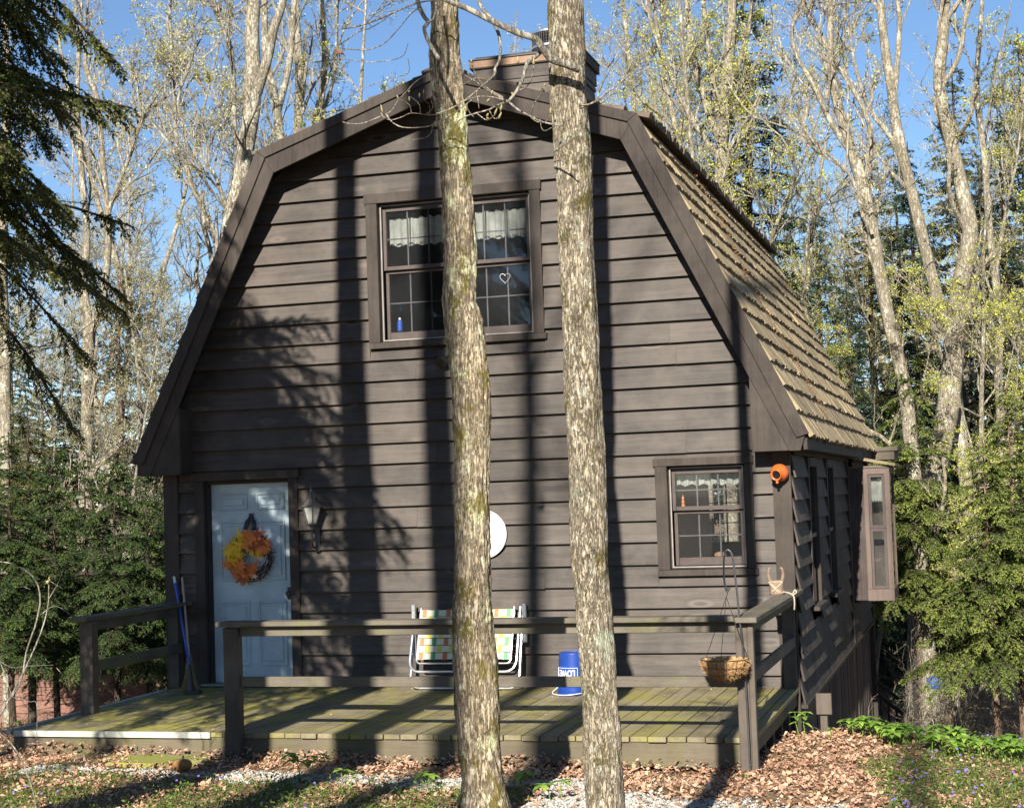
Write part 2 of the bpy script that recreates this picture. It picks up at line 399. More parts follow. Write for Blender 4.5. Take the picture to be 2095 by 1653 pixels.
# corner boards and casings
for x0, x1 in ((0.0, .165), (6.33, 6.50)):
    mb = MB(); mb.va = random.random(); mb.box(x0, x1, -.066, -.006, -.45 if x0 > 3 else -.15, 2.20); 
    mb.build('corner_board', M_TRIM, cabin, bevel=.003)
# side wall (x = 6.5)
mb = MB()
SOP = [(1.10, 1.98, .62, 2.14), (3.0, 3.85, .62, 2.14), (6.0, 6.95, .34, 2.14)]
k = 0
for k in range(0, 12):
    z0 = -.16 + k * E_; z1 = min(z0 + E_, 2.24)
    segs = [(0.0, 9.3)]
    for a, b, c, d in SOP:
        if d > z0 + .02 and c < z1 - .02:
            ns = []
            for s, e in segs:
                if b <= s or a >= e: ns.append((s, e)); continue
                if a > s: ns.append((s, a))
                if b < e: ns.append((b, e))
            segs = ns
    for s, e in segs:
        y = s
        while y < e - .01:
            y2 = min(e, y + random.uniform(.22, .55)); mb.va = random.random()
            j = random.uniform(-.004, .002); lipx = random.uniform(.044, .048)
            vs = [(6.5 + lipx, y + .001, z0 + j), (6.5 + lipx, y2 - .001, z0 + j), (6.5 + lipx - .02, y2 - .001, z0 + j), (6.5 + lipx - .02, y + .001, z0 + j),
                  (6.5, y + .001, z1 + .02), (6.5, y2 - .001, z1 + .02), (6.486, y2 - .001, z1 + .02), (6.486, y + .001, z1 + .02)]
            mb.add(vs, [(0, 3, 2, 1), (4, 5, 6, 7), (0, 1, 5, 4), (1, 2, 6, 5), (2, 3, 7, 6), (3, 0, 4, 7)]); y = y2
mb.build('side_siding', M_SIDEY, cabin)
mb = MB(); y = .02
while y < 9.3:
    y2 = y + random.uniform(.09, .2); mb.va = random.random(); mb.box(6.44, 6.475 + random.uniform(0, .012), y, y2 - .006, -2.4, -.13); y = y2
mb.build('basement_skirt', M_SKIRT, cabin)
mb = MB(); mb.va = .6; mb.box(6.47, 6.56, .0, 9.3, -.20, -.165); mb.build('skirt_ledge', M_TRIM, cabin)
for b_ in ((6.49, 6.555, 5.70, 5.80, -.16, 2.19), (6.49, 6.55, 9.2, 9.32, -2.0, 2.19)):
    mb = MB(); mb.va = .3; mb.box(*b_); mb.build('corner_board', M_TRIM, cabin)
# far walls, floors
mb = MB(); mb.va = .4; mb.box(-.0, .03, .01, 9.3, -1.5, 2.5); mb.build('left_wall', M_SIDEY, cabin)
mb = MB(); mb.va = .4
mb.box(.03, 4.13, 9.27, 9.3, -2, 2.4); mb.box(4.13, 4.75, 9.27, 9.3, -2, 1.0); mb.box(4.13, 4.75, 9.27, 9.3, 1.98, 2.4); mb.box(4.75, 6.48, 9.27, 9.3, -2, 2.4)
mb.prism_y([(0, 2.4), (6.48, 2.4), (5.15, 5.28), (3.25, 5.9), (1.36, 5.28)], 9.27, 9.3)
mb.build('rear_wall', M_INT, cabin)
mb = MB(); mb.box(.03, 6.45, .02, 9.26, -.12, -.02); mb.box(.03, 6.45, .02, 9.26, 2.36, 2.48); mb.box(2.2, 2.28, .3, 9.2, 2.48, 5.2); mb.build('inner_floor', M_INT, cabin)
rw = MB(); rw.box(4.13, 4.17, 9.2, 9.26, 1.0, 1.98); rw.box(4.71, 4.75, 9.2, 9.26, 1.0, 1.98); rw.box(4.17, 4.71, 9.2, 9.26, 1.94, 1.98); rw.box(4.17, 4.71, 9.2, 9.26, 1.0, 1.04)
rw.box(4.43, 4.45, 9.21, 9.24, 1.04, 1.94); 
for z in (1.32, 1.62): rw.box(4.17, 4.43, 9.212, 9.238, z, z + .015); rw.box(4.45, 4.71, 9.212, 9.238, z, z + .015)
rw.build('rear_window_frame', M_BLACK, cabin)
# --- windows
def rect_frame(mb, x0, x1, z0, z1, w, y0, y1, wb=None, wt=None):
    wb = w if wb is None else wb; wt = w if wt is None else wt
    mb.box(x0, x0 + w, y0, y1, z0, z1); mb.box(x1 - w, x1, y0, y1, z0, z1)
    mb.box(x0 + w, x1 - w, y0, y1, z0, z0 + wb); mb.box(x0 + w, x1 - w, y0, y1, z1 - wt, z1)
def curtain(par, x0, x1, z0, z1, y, seed):
    r = random.Random(seed); n = 90; V = []; F = []
    ph = r.uniform(0, 6)
    for i in range(n + 1):
        u = i / n; x = x0 + (x1 - x0) * u
        wv = .016 * math.sin(u * (x1 - x0) * 62 + ph + 1.6 * math.sin(u * 9)) + .008 * math.sin(u * 101)
        zt = z1 - .012 * abs(math.sin(u * 19 + ph)) - .007 * math.sin(u * 47); zb = z0 - .010 * math.sin(u * 33 + ph)
        for q in range(5):
            f = q / 4; V.append((x, y + wv * (.5 + .6 * f), zt + (zb - zt) * f))
    for i in range(n):
        for q in range(4): a = i * 5 + q; F.append((a, a + 5, a + 6, a + 1))
    link('curtain', npmesh('curtain', V, F, smooth=True), M_CURT, par)
def sash(par, x0, x1, z0, z1, y, cols, rows, bot=.045, top=.035):
    s = MB(); rect_frame(s, x0, x1, z0, z1, .035, y, y + .035, bot, top)
    sa = s.build('sash', M_WINSASH, par, bevel=.003)
    gx0, gx1, gz0, gz1 = x0 + .035, x1 - .035, z0 + bot, z1 - top
    mu = MB()
    for i in range(1, cols):
        x = gx0 + (gx1 - gx0) * i / cols; mu.box(x - .007, x + .007, y + .021, y + .033, gz0, gz1)
    for i in range(1, rows):
        z = gz0 + (gz1 - gz0) * i / rows; mu.box(gx0, gx1, y + .024, y + .036, z - .006, z + .006)
    mu.build('muntin', M_MUNT, sa)
    gm = MB(); gm.box(gx0, gx1, y + .014, y + .018, gz0, gz1); gm.build('pane', M_GLASS, sa)
    return sa
def window(x0, x1, z0, z1, units, cols, zc, cur, hdr, sill, casing):
    f = MB(); f.va = .5
    cx0, cx1 = casing
    f.box(cx0, x0, -.066, .0, z0 - .02, z1); f.box(x1, cx1, -.066, .0, z0 - .02, z1)
    f.va = .7; f.box(hdr[0], hdr[1], -.072, .0, z1 + .002, hdr[2]); f.box(sill[0], sill[1], -.075, .0, sill[2], z0 - .022)
    # jamb reveal
    f.va = .3; rect_frame(f, x0, x1, z0 - .018, z1, .012, .002, .12)
    fr = f.build('window_frame', M_TRIM, cabin, bevel=.003)
    st = MB(); rect_frame(st, x0 + .014, x1 - .014, z0 - .004, z1 - .014, .012, -.006, .012); st.build('storm_frame', M_SCREEN, fr)
    wu = (x1 - x0 - .03) / units
    for u in range(units):
        a = x0 + .028 + u * wu + (.02 if u else 0); b = x0 + .002 + (u + 1) * wu - (0 if u == units - 1 else .02)
        sash(fr, a, b, zc, z1 - .028, .03, cols, 2, .04, .05)
        sash(fr, a + .004, b - .004, z0 + .012, zc - .004, .068, cols, 2, .075, .03)
        curtain(fr, a + .03, b - .03, cur[0], cur[1], .15, 5 + u + int(x0 * 10))
        if units > 1 and u == 0:
            q = MB(); q.box(b + .004, b + .036, .0, .1, z0 + .01, z1 - .03); q.build('mullion', M_WINSASH, fr)
    return fr
winU = window(2.465, 4.068, 3.455, 4.845, 2, 3, 4.17, (4.43, 4.72), (2.33, 4.19, 4.945), (2.35, 4.20, 3.375), (2.345, 4.176))
winL = window(5.33, 6.065, 1.125, 2.085, 1, 3, 1.66, (1.90, 2.02), (5.20, 6.155, 2.16), (5.21, 6.165, 1.045), (5.215, 6.143))
# side slot windows
for y0, y1 in ((1.10, 1.98), (3.0, 3.85)):
    s = MB(); s.box(6.47, 6.545, y0, y0 + .09, .66, 2.14); s.box(6.47, 6.545, y1 - .09, y1, .66, 2.14); s.box(6.47, 6.55, y0 + .09, y1 - .09, 2.05, 2.14)
    s.box(6.47, 6.60, y0 - .03, y1 + .03, .615, .658)
    fr = s.build('side_window_frame', M_TRIM, cabin)
    s = MB(); s.box(6.48, 6.50, y0 + .09, y1 - .09, .66, 2.05); s.build('side_pane', M_GLASS, fr)
    s = MB(); s.box(6.502, 6.52, y0 + .09, y1 - .09, 1.33, 1.37); s.build('side_sash', M_WINSASH, fr)
# bay window
s = MB(); s.va = .8; s.box(6.72, 7.05, 5.98, 6.95, .355, .50); by = s.build('bay_window', M_BAY, cabin)
s = MB(); s.va = .8
s.box(6.985, 7.05, 6.0, 6.06, .502, 2.05); s.box(6.72, 6.775, 6.0, 6.06, .502, 2.05); s.box(6.775, 6.985, 6.0, 6.06, 1.97, 2.05)
s.box(6.985, 7.05, 6.87, 6.95, .502, 2.05); s.box(7.01, 7.05, 6.06, 6.87, 1.97, 2.05); s.box(6.46, 7.055, 5.985, 6.95, 2.051, 2.075)
s.build('bay_frame', M_BAY, by)
s = MB(); rect_frame(s, 6.778, 6.982, 1.28, 1.965, .035, 6.015, 6.045); rect_frame(s, 6.778, 6.982, .505, 1.275, .035, 6.025, 6.055); s.build('sash', M_WINSASH, by)
s = MB(); s.box(6.81, 6.95, 6.03, 6.034, 1.33, 1.915); s.box(6.81, 6.95, 6.04, 6.044, .555, 1.225); s.box(7.03, 7.034, 6.06, 6.87, .502, 1.97); s.build('pane', M_GLASS, by)
curtain(by, 6.79, 6.97, 1.62, 1.93, 6.12, 3)
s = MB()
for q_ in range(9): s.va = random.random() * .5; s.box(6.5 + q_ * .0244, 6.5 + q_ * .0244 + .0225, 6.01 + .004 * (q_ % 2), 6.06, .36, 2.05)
s.build('shade_panel', M_SKIRT, by)  # added panel, its dark wood stands in for shade on the bay's inner strip
s = MB(); s.box(6.5, 7.0, 6.4, 6.9, .5, 2.05); s.build('bay_interior', M_INT, by)
s = MB(); s.va = .7
for q in range(5):
    y = 5.93 + q * .225; s.va = random.random()
    s.add([(6.46, y, 2.24), (6.46, y + .22, 2.24), (7.13, y + .22, 2.10), (7.13, y, 2.10), (6.46, y, 2.20), (6.46, y + .22, 2.20), (7.13, y + .22, 2.065), (7.13, y, 2.065)],
          [(0, 3, 2, 1), (4, 5, 6, 7), (0, 1, 5, 4), (1, 2, 6, 5), (2, 3, 7, 6), (3, 0, 4, 7)])
s.build('bay_roof', M_SHAKE, by)
# --- door
dr = MB(); dr.box(.478, 1.402, .085, .125, .035, 2.075)
door = dr.build('door', M_DOOR, cabin)
for (a, b) in ((.57, .89), (.985, 1.305)):
    for (c, d) in ((1.80, 1.975), (1.07, 1.69), (.20, .86)):
        q = MB(); rect_frame(q, a, b, c, d, .022, .070, .086); 
        q.box(a + .048, b - .048, .074, .086, c + .048, d - .048); q.build('door_panel', M_DOOR, door, bevel=.006)
q = MB(); M = Matrix.Translation((1.345, .085, .935)) @ Matrix.Rotation(math.pi / 2, 4, 'X')
q.lathe([(.034, 0), (.034, .008), (.012, .012), (.012, .035), (.026, .045), (.03, .06), (.022, .072), (.0, .074)], 20, M)
q.box(1.318, 1.372, .072, .084, .875, 1.0); q.build('knob', M_BLACK, door, smooth=False)
f = MB(); f.va = .45; f.box(.355, .462, -.068, .0, .0, 2.11); f.box(1.415, 1.516, -.068, .0, .0, 2.11); f.va = .7; f.box(.19, 1.535, -.074, .0, 2.112, 2.20)
f.va = .2; f.box(.463, .477, .0, .14, .02, 2.11); f.box(1.403, 1.414, .0, .14, .02, 2.11); f.box(.477, 1.403, .0, .14, 2.077, 2.11)
f.box(.165, .355, -.03, .0, 2.05, 2.11)
f.build('door_frame', M_TRIM, cabin, bevel=.003)
f = MB(); f.box(.40, 1.46, -.10, .13, .012, .034); f.build('threshold', M_SCREEN, cabin)
# --- roof
CXR = 3.262
RG = (CXR, 6.05); KR = (5.21, 5.41); ER = (6.69, 2.33)
def mir(p): return (2 * CXR - p[0], p[1])
roof = MB()
for side in (1, -1):
    for (a, b) in ((RG, KR), (KR, ER)):
        if side < 0: a, b = mir(a), mir(b)
        d = Vector((b[0] - a[0], b[1] - a[1])).normalized(); n_ = Vector((-d.y, d.x)) * (1 if side > 0 else -1)
        lo = -.055
        poly = [(a[0], a[1]), (b[0], b[1]), (b[0] + n_.x * lo, b[1] + n_.y * lo), (a[0] + n_.x * lo, a[1] + n_.y * lo)]
        if side > 0: poly = poly[::-1]
        roof.prism_y(poly, -.296, 9.5)
roof_o = roof.build('roof', M_TRIMX, cabin)
def shakes(a, b, y0, y1, expo, side, extra=.05, wmin=.06, wmax=.16, thk=.038):
    """courses of shakes on the slope from a (top) to b (eave)"""
    mb = MB(); d = Vector((b[0] - a[0], 0, b[1] - a[1])); L = d.length; d.normalize()
    n_ = Vector((-d.z, 0, d.x)) * side
    if n_.z < 0: n_ = -n_
    A = Vector((a[0], 0, a[1])); nC = int(round((L + extra) / expo)); ex = (L + extra) / nC
    for c in range(nC):
        s1 = (c + 1) * ex; s0 = max(s1 - ex - .09, -.02); y = y0 + random.uniform(-.01, .01)
        while y < y1:
            wd = random.uniform(wmin, wmax); y2 = min(y + wd, y1 + .02)
            mb.va = random.random(); e = s1 + random.uniform(-.022, .012); tk = thk * random.uniform(.88, 1.1); lift = .012 + random.uniform(0, .003)
            gp_ = random.uniform(.002, .007); ya, yb = y + gp_, y2 - gp_; sk = random.uniform(-.006, .006)
            P = lambda s_, yy, h: tuple(A + d * s_ + n_ * h + Vector((0, yy, 0)))
            cu_ = random.uniform(-.008, .014); vs = [P(s0, ya, .004), P(s0, yb, .004), P(e + sk, yb, lift), P(e - sk, ya, lift), P(s0, ya, .012), P(s0, yb, .012), P(e + sk, yb, lift + tk + cu_), P(e - sk, ya, lift + tk - cu_ * .5)]
            fs = [(0, 3, 2, 1), (4, 5, 6, 7), (0, 1, 5, 4), (1, 2, 6, 5), (2, 3, 7, 6), (3, 0, 4, 7)]
            if side < 0: fs = [tuple(reversed(q)) for q in fs]
            mb.add(vs, fs); y = y2
    return mb
shakes(KR, ER, -.34, 9.52, .27, 1).build('shakes', M_SHAKE, roof_o)
shakes(RG, KR, -.345, 9.52, .27, 1, .15, thk=.055).build('shakes', M_SHAKED, roof_o)
shakes(mir(KR), mir(ER), -.34, 9.52, .27, -1, wmin=.2, wmax=.35).build('shakes', M_SHAKED, roof_o)
shakes(mir(RG), mir(KR), -.345, 9.52, .27, -1, .07, wmin=.2, wmax=.35).build('shakes', M_SHAKED, roof_o)
rc = MB(); 
for q in range(28):
    y = -.38 + q * .355; rc.va = random.random()
    for s_ in (1, -1):
        vs = [(CXR, y, 6.11), (CXR, y + .38, 6.10), (CXR + s_ * .16, y + .38, 6.045), (CXR + s_ * .16, y, 6.055), (CXR, y, 6.085), (CXR, y + .38, 6.075), (CXR + s_ * .16, y + .38, 6.02), (CXR + s_ * .16, y, 6.03)]
        rc.add(vs, [(0, 1, 2, 3), (7, 6, 5, 4), (0, 3, 7, 4), (3, 2, 6, 7), (2, 1, 5, 6), (1, 0, 4, 5)])
rc.build('ridge_cap', M_SHAKED, roof_o)
dbg = np.random.default_rng(8); DV = []; DF = []; dd_ = Vector((ER[0] - KR[0], 0, ER[1] - KR[1])); dn_ = Vector((-dd_.z, 0, dd_.x)).normalized()
for i in range(420):
    u = dbg.uniform(.0, .93); yy = 2.1 + .25 * math.sin(u * 9) + dbg.normal(0, .13) * (1 + .8 * math.sin(u * 31)); p_ = Vector((KR[0], yy, KR[1])) + dd_ * u + dn_ * (.055 + dbg.uniform(0, .02)); a_ = Vector((dbg.normal(), dbg.normal(), dbg.normal())).normalized() * .022; b_ = a_.cross(dn_).normalized() * .004
    n0 = len(DV); DV += [p_ - a_ - b_, p_ + a_ - b_, p_ + a_ + b_, p_ - a_ + b_]; DF.append((n0, n0 + 1, n0 + 2, n0 + 3))
tag(link('needle_debris', npmesh('needle_debris', DV, DF), flat('rusty_needles', (.20, .105, .045), .9, .1, nz=20), roof_o), 'rusty line of needles caught on the shakes', kind='stuff')
# rakes
IK = (5.06, 5.20); IR = (CXR, 5.83)
for s_ in (1, -1):
    T = (lambda p: p) if s_ > 0 else mir
    o = lambda L: [T(p) for p in (L if s_ > 0 else L[::-1])]
    r1 = MB(); r1.va = random.random()
    r1.prism_y(o([(6.63, 2.18), (6.685, 2.34), KR, IK, (6.19, 2.87), (6.53, 2.18)])[::-1], -.33, -.298); r1.va = random.random()
    r1.prism_y(o([KR, RG, IR, IK])[::-1], -.33, -.298)
    r1.build('rake_board', M_TRIM, roof_o, bevel=.004)
    # narrow proud board along the outer edge
    r2 = MB(); r2.va = random.random()
    r2.prism_y(o([(6.60, 2.30), (6.715, 2.333), (5.236, 5.432), (5.14, 5.36)])[::-1], -.352, -.3305)
    r2.prism_y(o([(5.139, 5.362), (5.235, 5.434), (CXR, 6.082), (CXR, 5.985)])[::-1], -.352, -.3305)
    r2.build('rake_trim', M_TRIM, roof_o, bevel=.003)
    # boxed return
    r3 = MB(); r3.va = .6
    r3.prism_y(o([(6.60, 2.185), (6.10, 2.86), (6.185, 2.86)] if False else [(6.56, 2.185), (6.20, 2.9), (6.185, 2.9), (6.185, 2.185)])[::-1], -.318, -.299)
    xa, xb = sorted((T((6.185, 0))[0], T((6.64, 0))[0])); r3.box(xa, xb, -.297, -.03, 2.185, 2.20)
    xa, xb = sorted((T((6.185, 0))[0], T((6.205, 0))[0])); r3.box(xa, xb, -.297, -.03, 2.202, 2.86)
    r3.build('cornice_return', M_TRIM, roof_o, bevel=.003)
    fz = MB(); fz.va = .3
    xa, xb = sorted((T((6.655, 0))[0], T((6.69, 0))[0])); fz.box(xa, xb, -.297, 9.5, 2.19, 2.318)
    xa, xb = sorted((T((6.49, 0))[0], T((6.653, 0))[0])); fz.box(xa, xb, -.02, 9.5, 2.192, 2.21)
    fz.build('fascia', M_TRIM, roof_o)
# rear eave extension beyond the main slope
fz = MB(); fz.va = .3; fz.box(6.60, 7.00, 8.3, 9.5, 2.18, 2.30); fz.va = .6; fz.box(6.5, 7.05, 8.28, 9.52, 2.302, 2.36); fz.build('rear_eave', M_SHAKED, roof_o)
# --- chimney chase
ch = MB(); ch.va = .6
cx0, cx1, cy0, cy1 = 2.60, 3.88, 3.05, 3.80
for k in range(9):
    z0 = 5.4 + k * .19; ch.va = random.random(); lp = .018
    for fs in range(4):
        pass
    ch.add([(cx0 - lp, cy0 - lp, z0), (cx1 + lp, cy0 - lp, z0), (cx1 + lp, cy1 + lp, z0), (cx0 - lp, cy1 + lp, z0), (cx0, cy0, z0 + .19), (cx1, cy0, z0 + .19), (cx1, cy1, z0 + .19), (cx0, cy1, z0 + .19)],
           [(0, 3, 2, 1), (4, 5, 6, 7), (0, 1, 5, 4), (1, 2, 6, 5), (2, 3, 7, 6), (3, 0, 4, 7)])
ch.va = .4; ch.box(cx0 - .025, cx1 + .025, cy0 - .025, cy1 + .025, 6.80, 6.97)
chim = ch.build('chimney', M_SIDE, cabin, bevel=.003)
q = MB(); q.va = .5; q.box(cx0 - .06, cx1 + .06, cy0 - .05, cy1 + .05, 6.955, 7.06); q.build('chimney_cap', M_TRIMX, chim, bevel=.004)
q = MB(); q.box(cx0 - .062, cx1 + .0, cy0 - .056, cy0 - .0505, 6.972, 7.05); q.build('front_flashing', M_COPPER, chim)
q = MB(); q.box(cx0 - .07, cx1 + .07, cy0 - .062, cy1 + .06, 7.062, 7.075); q.build('cap_sheet', M_BLACK, chim)
fx, fy = 3.50, 3.40
q = MB(); T = Matrix.Translation((fx, fy, 7.075))
q.lathe([(.20, 0), (.20, .035), (.245, .04), (.245, .065), (.20, .07), (.20, .10), (.285, .115), (.285, .14), (.2, .141)], 32, T)
q.lathe([(.0, .29), (.285, .29), (.285, .31), (.2, .35), (.0, .37)], 32, T); flue = q.build('flue_cap', M_STEEL, chim, smooth=False)
q = MB()
for i in range(56):
    a = 2 * math.pi * i / 56; p = Vector((fx + .275 * math.cos(a), fy + .275 * math.sin(a), 7.2)); q.tube([p, p + Vector((0, 0, .17))], .0035, 4)
for z in (7.24, 7.275, 7.31, 7.345):
    q.tube([(fx + .275 * math.cos(a), fy + .275 * math.sin(a), z) for a in np.linspace(0, 2 * math.pi, 33)], .0035, 4)
q.lathe([(.15, 7.2), (.15, 7.37)], 20, Matrix.Translation((fx, fy, 0)))
q.build('spark_mesh', M_BLACK, flue)
q = MB()
for (x, z) in ((3.05, 6.62), (3.35, 6.62)):
    q.lathe([(.014, 0), (.014, .012), (0, .012)], 10, Matrix.Translation((x, cy0 - .01, z)) @ Matrix.Rotation(math.pi / 2, 4, 'X'))
q.build('vent_plug', M_BLACK, chim)
# ------------------------------------------------------------ deck
deck = empty('deck', (3.3, -1.5, 0), 'mossy weathered wooden deck with low rails in front of the cabin', 'deck')
mb = MB(); x = 2.125
while x < 6.48:
    wd = random.uniform(.135, .15); x2 = min(x + wd, 6.495); mb.va = random.random()
    e = random.uniform(-.012, .012); dz = random.uniform(-.002, .002)
    mb.box(x + .004, x2 - .004, -3.075 + e, -.05, -.04 + dz, 0 + dz); x = x2
mb.build('deck_boards', M_DECK, deck, bevel=.004)
mb = MB(); mb.va = .75; mb.box(.13, 2.118, -3.06, -.04, -.038, -.001)
mb.build('landing', M_LAND, deck, bevel=.004)['label'] = 'solid moss covered landing at the left end'
mb = MB(); mb.box(.17, 2.02, -3.078, -3.0605, -.045, .004); mb.box(.08, .129, -3.06, -.3, -.03, .004); mb.build('edge_strip', M_STRIP, deck)
mb = MB(); mb.va = .6; mb.box(.16, 2.3, -3.05, -3.01, -.20, -.0405); mb.va = .75; mb.box(2.302, 6.40, -3.055, -3.012, -.225, -.0425)
mb.va = .2; mb.box(6.43, 6.47, -2.97, -.05, -.16, -.0415); mb.box(.12, .16, -3.0, -.1, -.30, -.0405)
mb.build('deck_fascia', M_FASC, deck)
mb = MB()
for y in (-2.6, -2.05, -1.5, -.95, -.4): mb.va = .3; mb.box(6.37, 6.43, y, y + .09, -.6, -.05)
for x in (.4, 1.4, 2.5, 3.5, 4.5, 5.5): mb.box(x, x + .09, -2.9, -2.8, -.7, -.045); mb.box(x, x + .05, -3.0, -.1, -.14, -.046)
mb.build('deck_joist', M_POST, deck)
def part_box(name, mat, va, *b, bev=.004):
    q = MB(); q.va = va; q.box(*b); return q.build(name, mat, deck, bevel=bev)
part_box('post', M_POST, .3, 2.205, 2.335, -3.17, -3.08, -.24, .862)
part_box('post', M_POST, .5, 6.395, 6.485, -3.15, -3.08, -.34, .862)
part_box('post', M_POST, .7, 6.487, 6.53, -3.16, -3.085, -.34, .862)
part_box('rail_cap', M_RAILW, .6, 2.155, 6.40, -3.20, -3.02, .873, .912)
part_box('top_rail', M_RAILW, .4, 2.336, 6.394, -3.13, -3.09, .79, .872)
part_box('mid_rail', M_RAILW, .5, 2.336, 6.394, -3.13, -3.09, .382, .462)
part_box('rail_cap', M_RAILY, .6, 6.405, 6.57, -3.23, -.06, .865, .905)
part_box('top_rail', M_RAILY, .3, 6.45, 6.49, -3.07, -.17, .77, .864)
part_box('mid_rail', M_RAILY, .4, 6.445, 6.485, -3.07, -.17, .38, .475)
part_box('post', M_POST, .2, 6.37, 6.485, -.165, -.055, .0, .864)
part_box('post', M_POST, .8, .20, .33, -2.06, -1.95, -.04, .838)
part_box('post', M_POST, .2, .08, .19, -.17, -.055, .0, .838)
part_box('rail_cap', M_RAILY, .5, .115, .30, -2.12, -.055, .84, .88)
part_box('top_rail', M_RAILY, .2, .20, .24, -1.95, -.17, .74, .838)
part_box('mid_rail', M_RAILY, .3, .20, .24, -1.95, -.17, .36, .46)
# loose twigs and moss grit on the deck come with the litter below
# ------------------------------------------------------------ things on and around the deck
# wall lantern
lan = empty('wall_lantern', (1.72, -.02, 1.5), 'old grey coach lantern with frosted panes beside the blue door', 'lantern')
T = Matrix.Translation((1.722, -.19, 0))
q = MB(); q.box(1.695, 1.75, -.062, -.04, 1.36, 1.62); 
q.tube(bez([(1.722, -.05, 1.45), (1.722, -.12, 1.40), (1.722, -.19, 1.45), (1.722, -.19, 1.60)], 6), .011, 8)
q.build('bracket', M_BLACK, lan, bevel=.004)
q = MB(); q.lathe([(.0, 1.975), (.016, 1.94), (.028, 1.92), (.05, 1.875), (.085, 1.84), (.118, 1.825), (.115, 1.815), (.0, 1.82)], 6, T)
q.lathe([(.0, 2.05), (.004, 2.0), (.014, 1.985), (.014, 1.97), (.006, 1.96), (.02, 1.95), (.0, 1.94)], 10, T); q.build('lantern_roof', M_PEWTER, lan)
q = MB()
for i in range(6):
    a = i * math.pi / 3
    q.tube([(1.722 + .099 * math.cos(a), -.19 + .099 * math.sin(a), 1.818), (1.722 + .048 * math.cos(a), -.19 + .048 * math.sin(a), 1.645)], .005, 5)
q.lathe([(.05, 1.65), (.052, 1.635), (.03, 1.62), (.018, 1.60), (.02, 1.585), (.0, 1.575)], 6, T); q.build('lantern_frame', M_PEWTER, lan)
q = MB(); q.lathe([(.094, 1.815), (.045, 1.65)], 6, T); q.build('lantern_glass', M_LAMPG, lan)
# round white disc leaning tree side on the wall : satellite dish seen face on
ds = empty('round_white_disc', (3.5, -.06, 1.48), 'white round enamel disc hung on the siding, half hidden by the trunk', 'wall disc')
T = Matrix.Translation((3.487, -.06, 1.49)) @ Matrix.Rotation(math.pi / 2, 4, 'X')
q = MB(); q.lathe([(.0, .006), (.20, .008), (.225, .012), (.237, .02), (.24, .012), (.237, .0), (.0, -.01)], 48, T); q.build('disc', M_WHITE, ds, smooth=False)
q = MB(); q.lathe([(.0, .018), (.006, .016), (.008, .006)], 10, T); q.tube([(3.487, -.082, 1.49), (3.60, -.08, 1.50)], .002, 5); q.build('needle', M_BLACK, ds)
q = MB(); q.tube([(3.487 + .222 * math.cos(a), -.076, 1.49 + .222 * math.sin(a)) for a in np.linspace(0, 6.283, 49)], .003, 4, cap=False); q.build('rim_ring', M_MUNT, ds)
# outdoor speaker / flood light behind the trunk under the upper window
fl = empty('flood_lamp', (3.05, -.05, 3.22), 'small black flood lamp on the wall just below the upper window', 'flood lamp')
q = MB(); q.box(3.06, 3.14, -.06, -.03, 3.22, 3.34); q.build('base_plate', M_BLACK, fl, bevel=.01)
T = Matrix.Translation((3.13, -.10, 3.22)) @ Matrix.Rotation(2.2, 4, 'X')
q = MB(); q.lathe([(.0, -.06), (.03, -.05), (.055, .0), (.06, .05), (.05, .055), (.0, .05)], 20, T); q.build('lamp_head', M_BLACK, fl)
# orange bird jug
jg = empty('clay_bird_jug', (6.405, -.1, 1.97), 'round orange clay bird jug hung on the right corner board', 'bird jug')
d = Vector((-.25, -.93, -.22)).normalized(); T = Matrix.Translation((6.405, -.125, 1.985)) @ d.to_track_quat('Z', 'Y').to_matrix().to_4x4()
q = MB(); q.lathe([(.0, -.085), (.05, -.07), (.078, -.035), (.085, .0), (.075, .035), (.052, .055), (.046, .075), (.054, .095), (.045, .097), (.035, .075), (.04, .05), (.0, -.02)], 28, T)
jgo = q.build('jug', M_ORANGE, jg, smooth=True)
q = MB(); q.lathe([(.0, .004), (.036, .004)], 20, T @ Matrix.Translation((0, 0, .078))); q.build('dark_mouth', M_BLACK, jg)
p0 = T @ Vector((0, 0, .06)); q = MB(); q.box(p0.x - .012, p0.x + .012, p0.y - .03, p0.y + .02, p0.z - .085, p0.z - .06); q.box(p0.x - .012, p0.x + .012, p0.y - .03, p0.y - .018, p0.z - .06, p0.z - .045); q.build('perch', M_ORANGE, jg, bevel=.003)
# wreath
WR = empty('autumn_wreath', (.935, .06, 1.33), 'wreath of yellow and orange maple leaves hanging on the blue door', 'wreath')
r_ = random.Random(4); q = MB()
for i in range(70):
    a0 = r_.uniform(0, 6.28); ln = r_.uniform(.8, 2.2); rr = r_.uniform(.18, .245); pts = []
    for k in range(9):
        a = a0 + ln * k / 8; rad = rr + .018 * math.sin(3 * a + i); pts.append((.935 + rad * math.cos(a), .045 - r_.uniform(0, .05), 1.325 + rad * math.sin(a)))
    q.tube(pts, .0035, 4)
for i in range(46):
    a = r_.uniform(-2.4, 1.2); p = Vector((.935 + .22 * math.cos(a), .03, 1.325 + .22 * math.sin(a)))
    q.tube([p, p + Vector((math.cos(a) * r_.uniform(.03, .09), -.02, math.sin(a) * .07 + r_.uniform(-.03, .03)))], .0025, 3)
q.build('twig_ring', flat('wreath_twig', (.06, .035, .022), .85, .1, nz=30), WR)
LEAFOUT = []
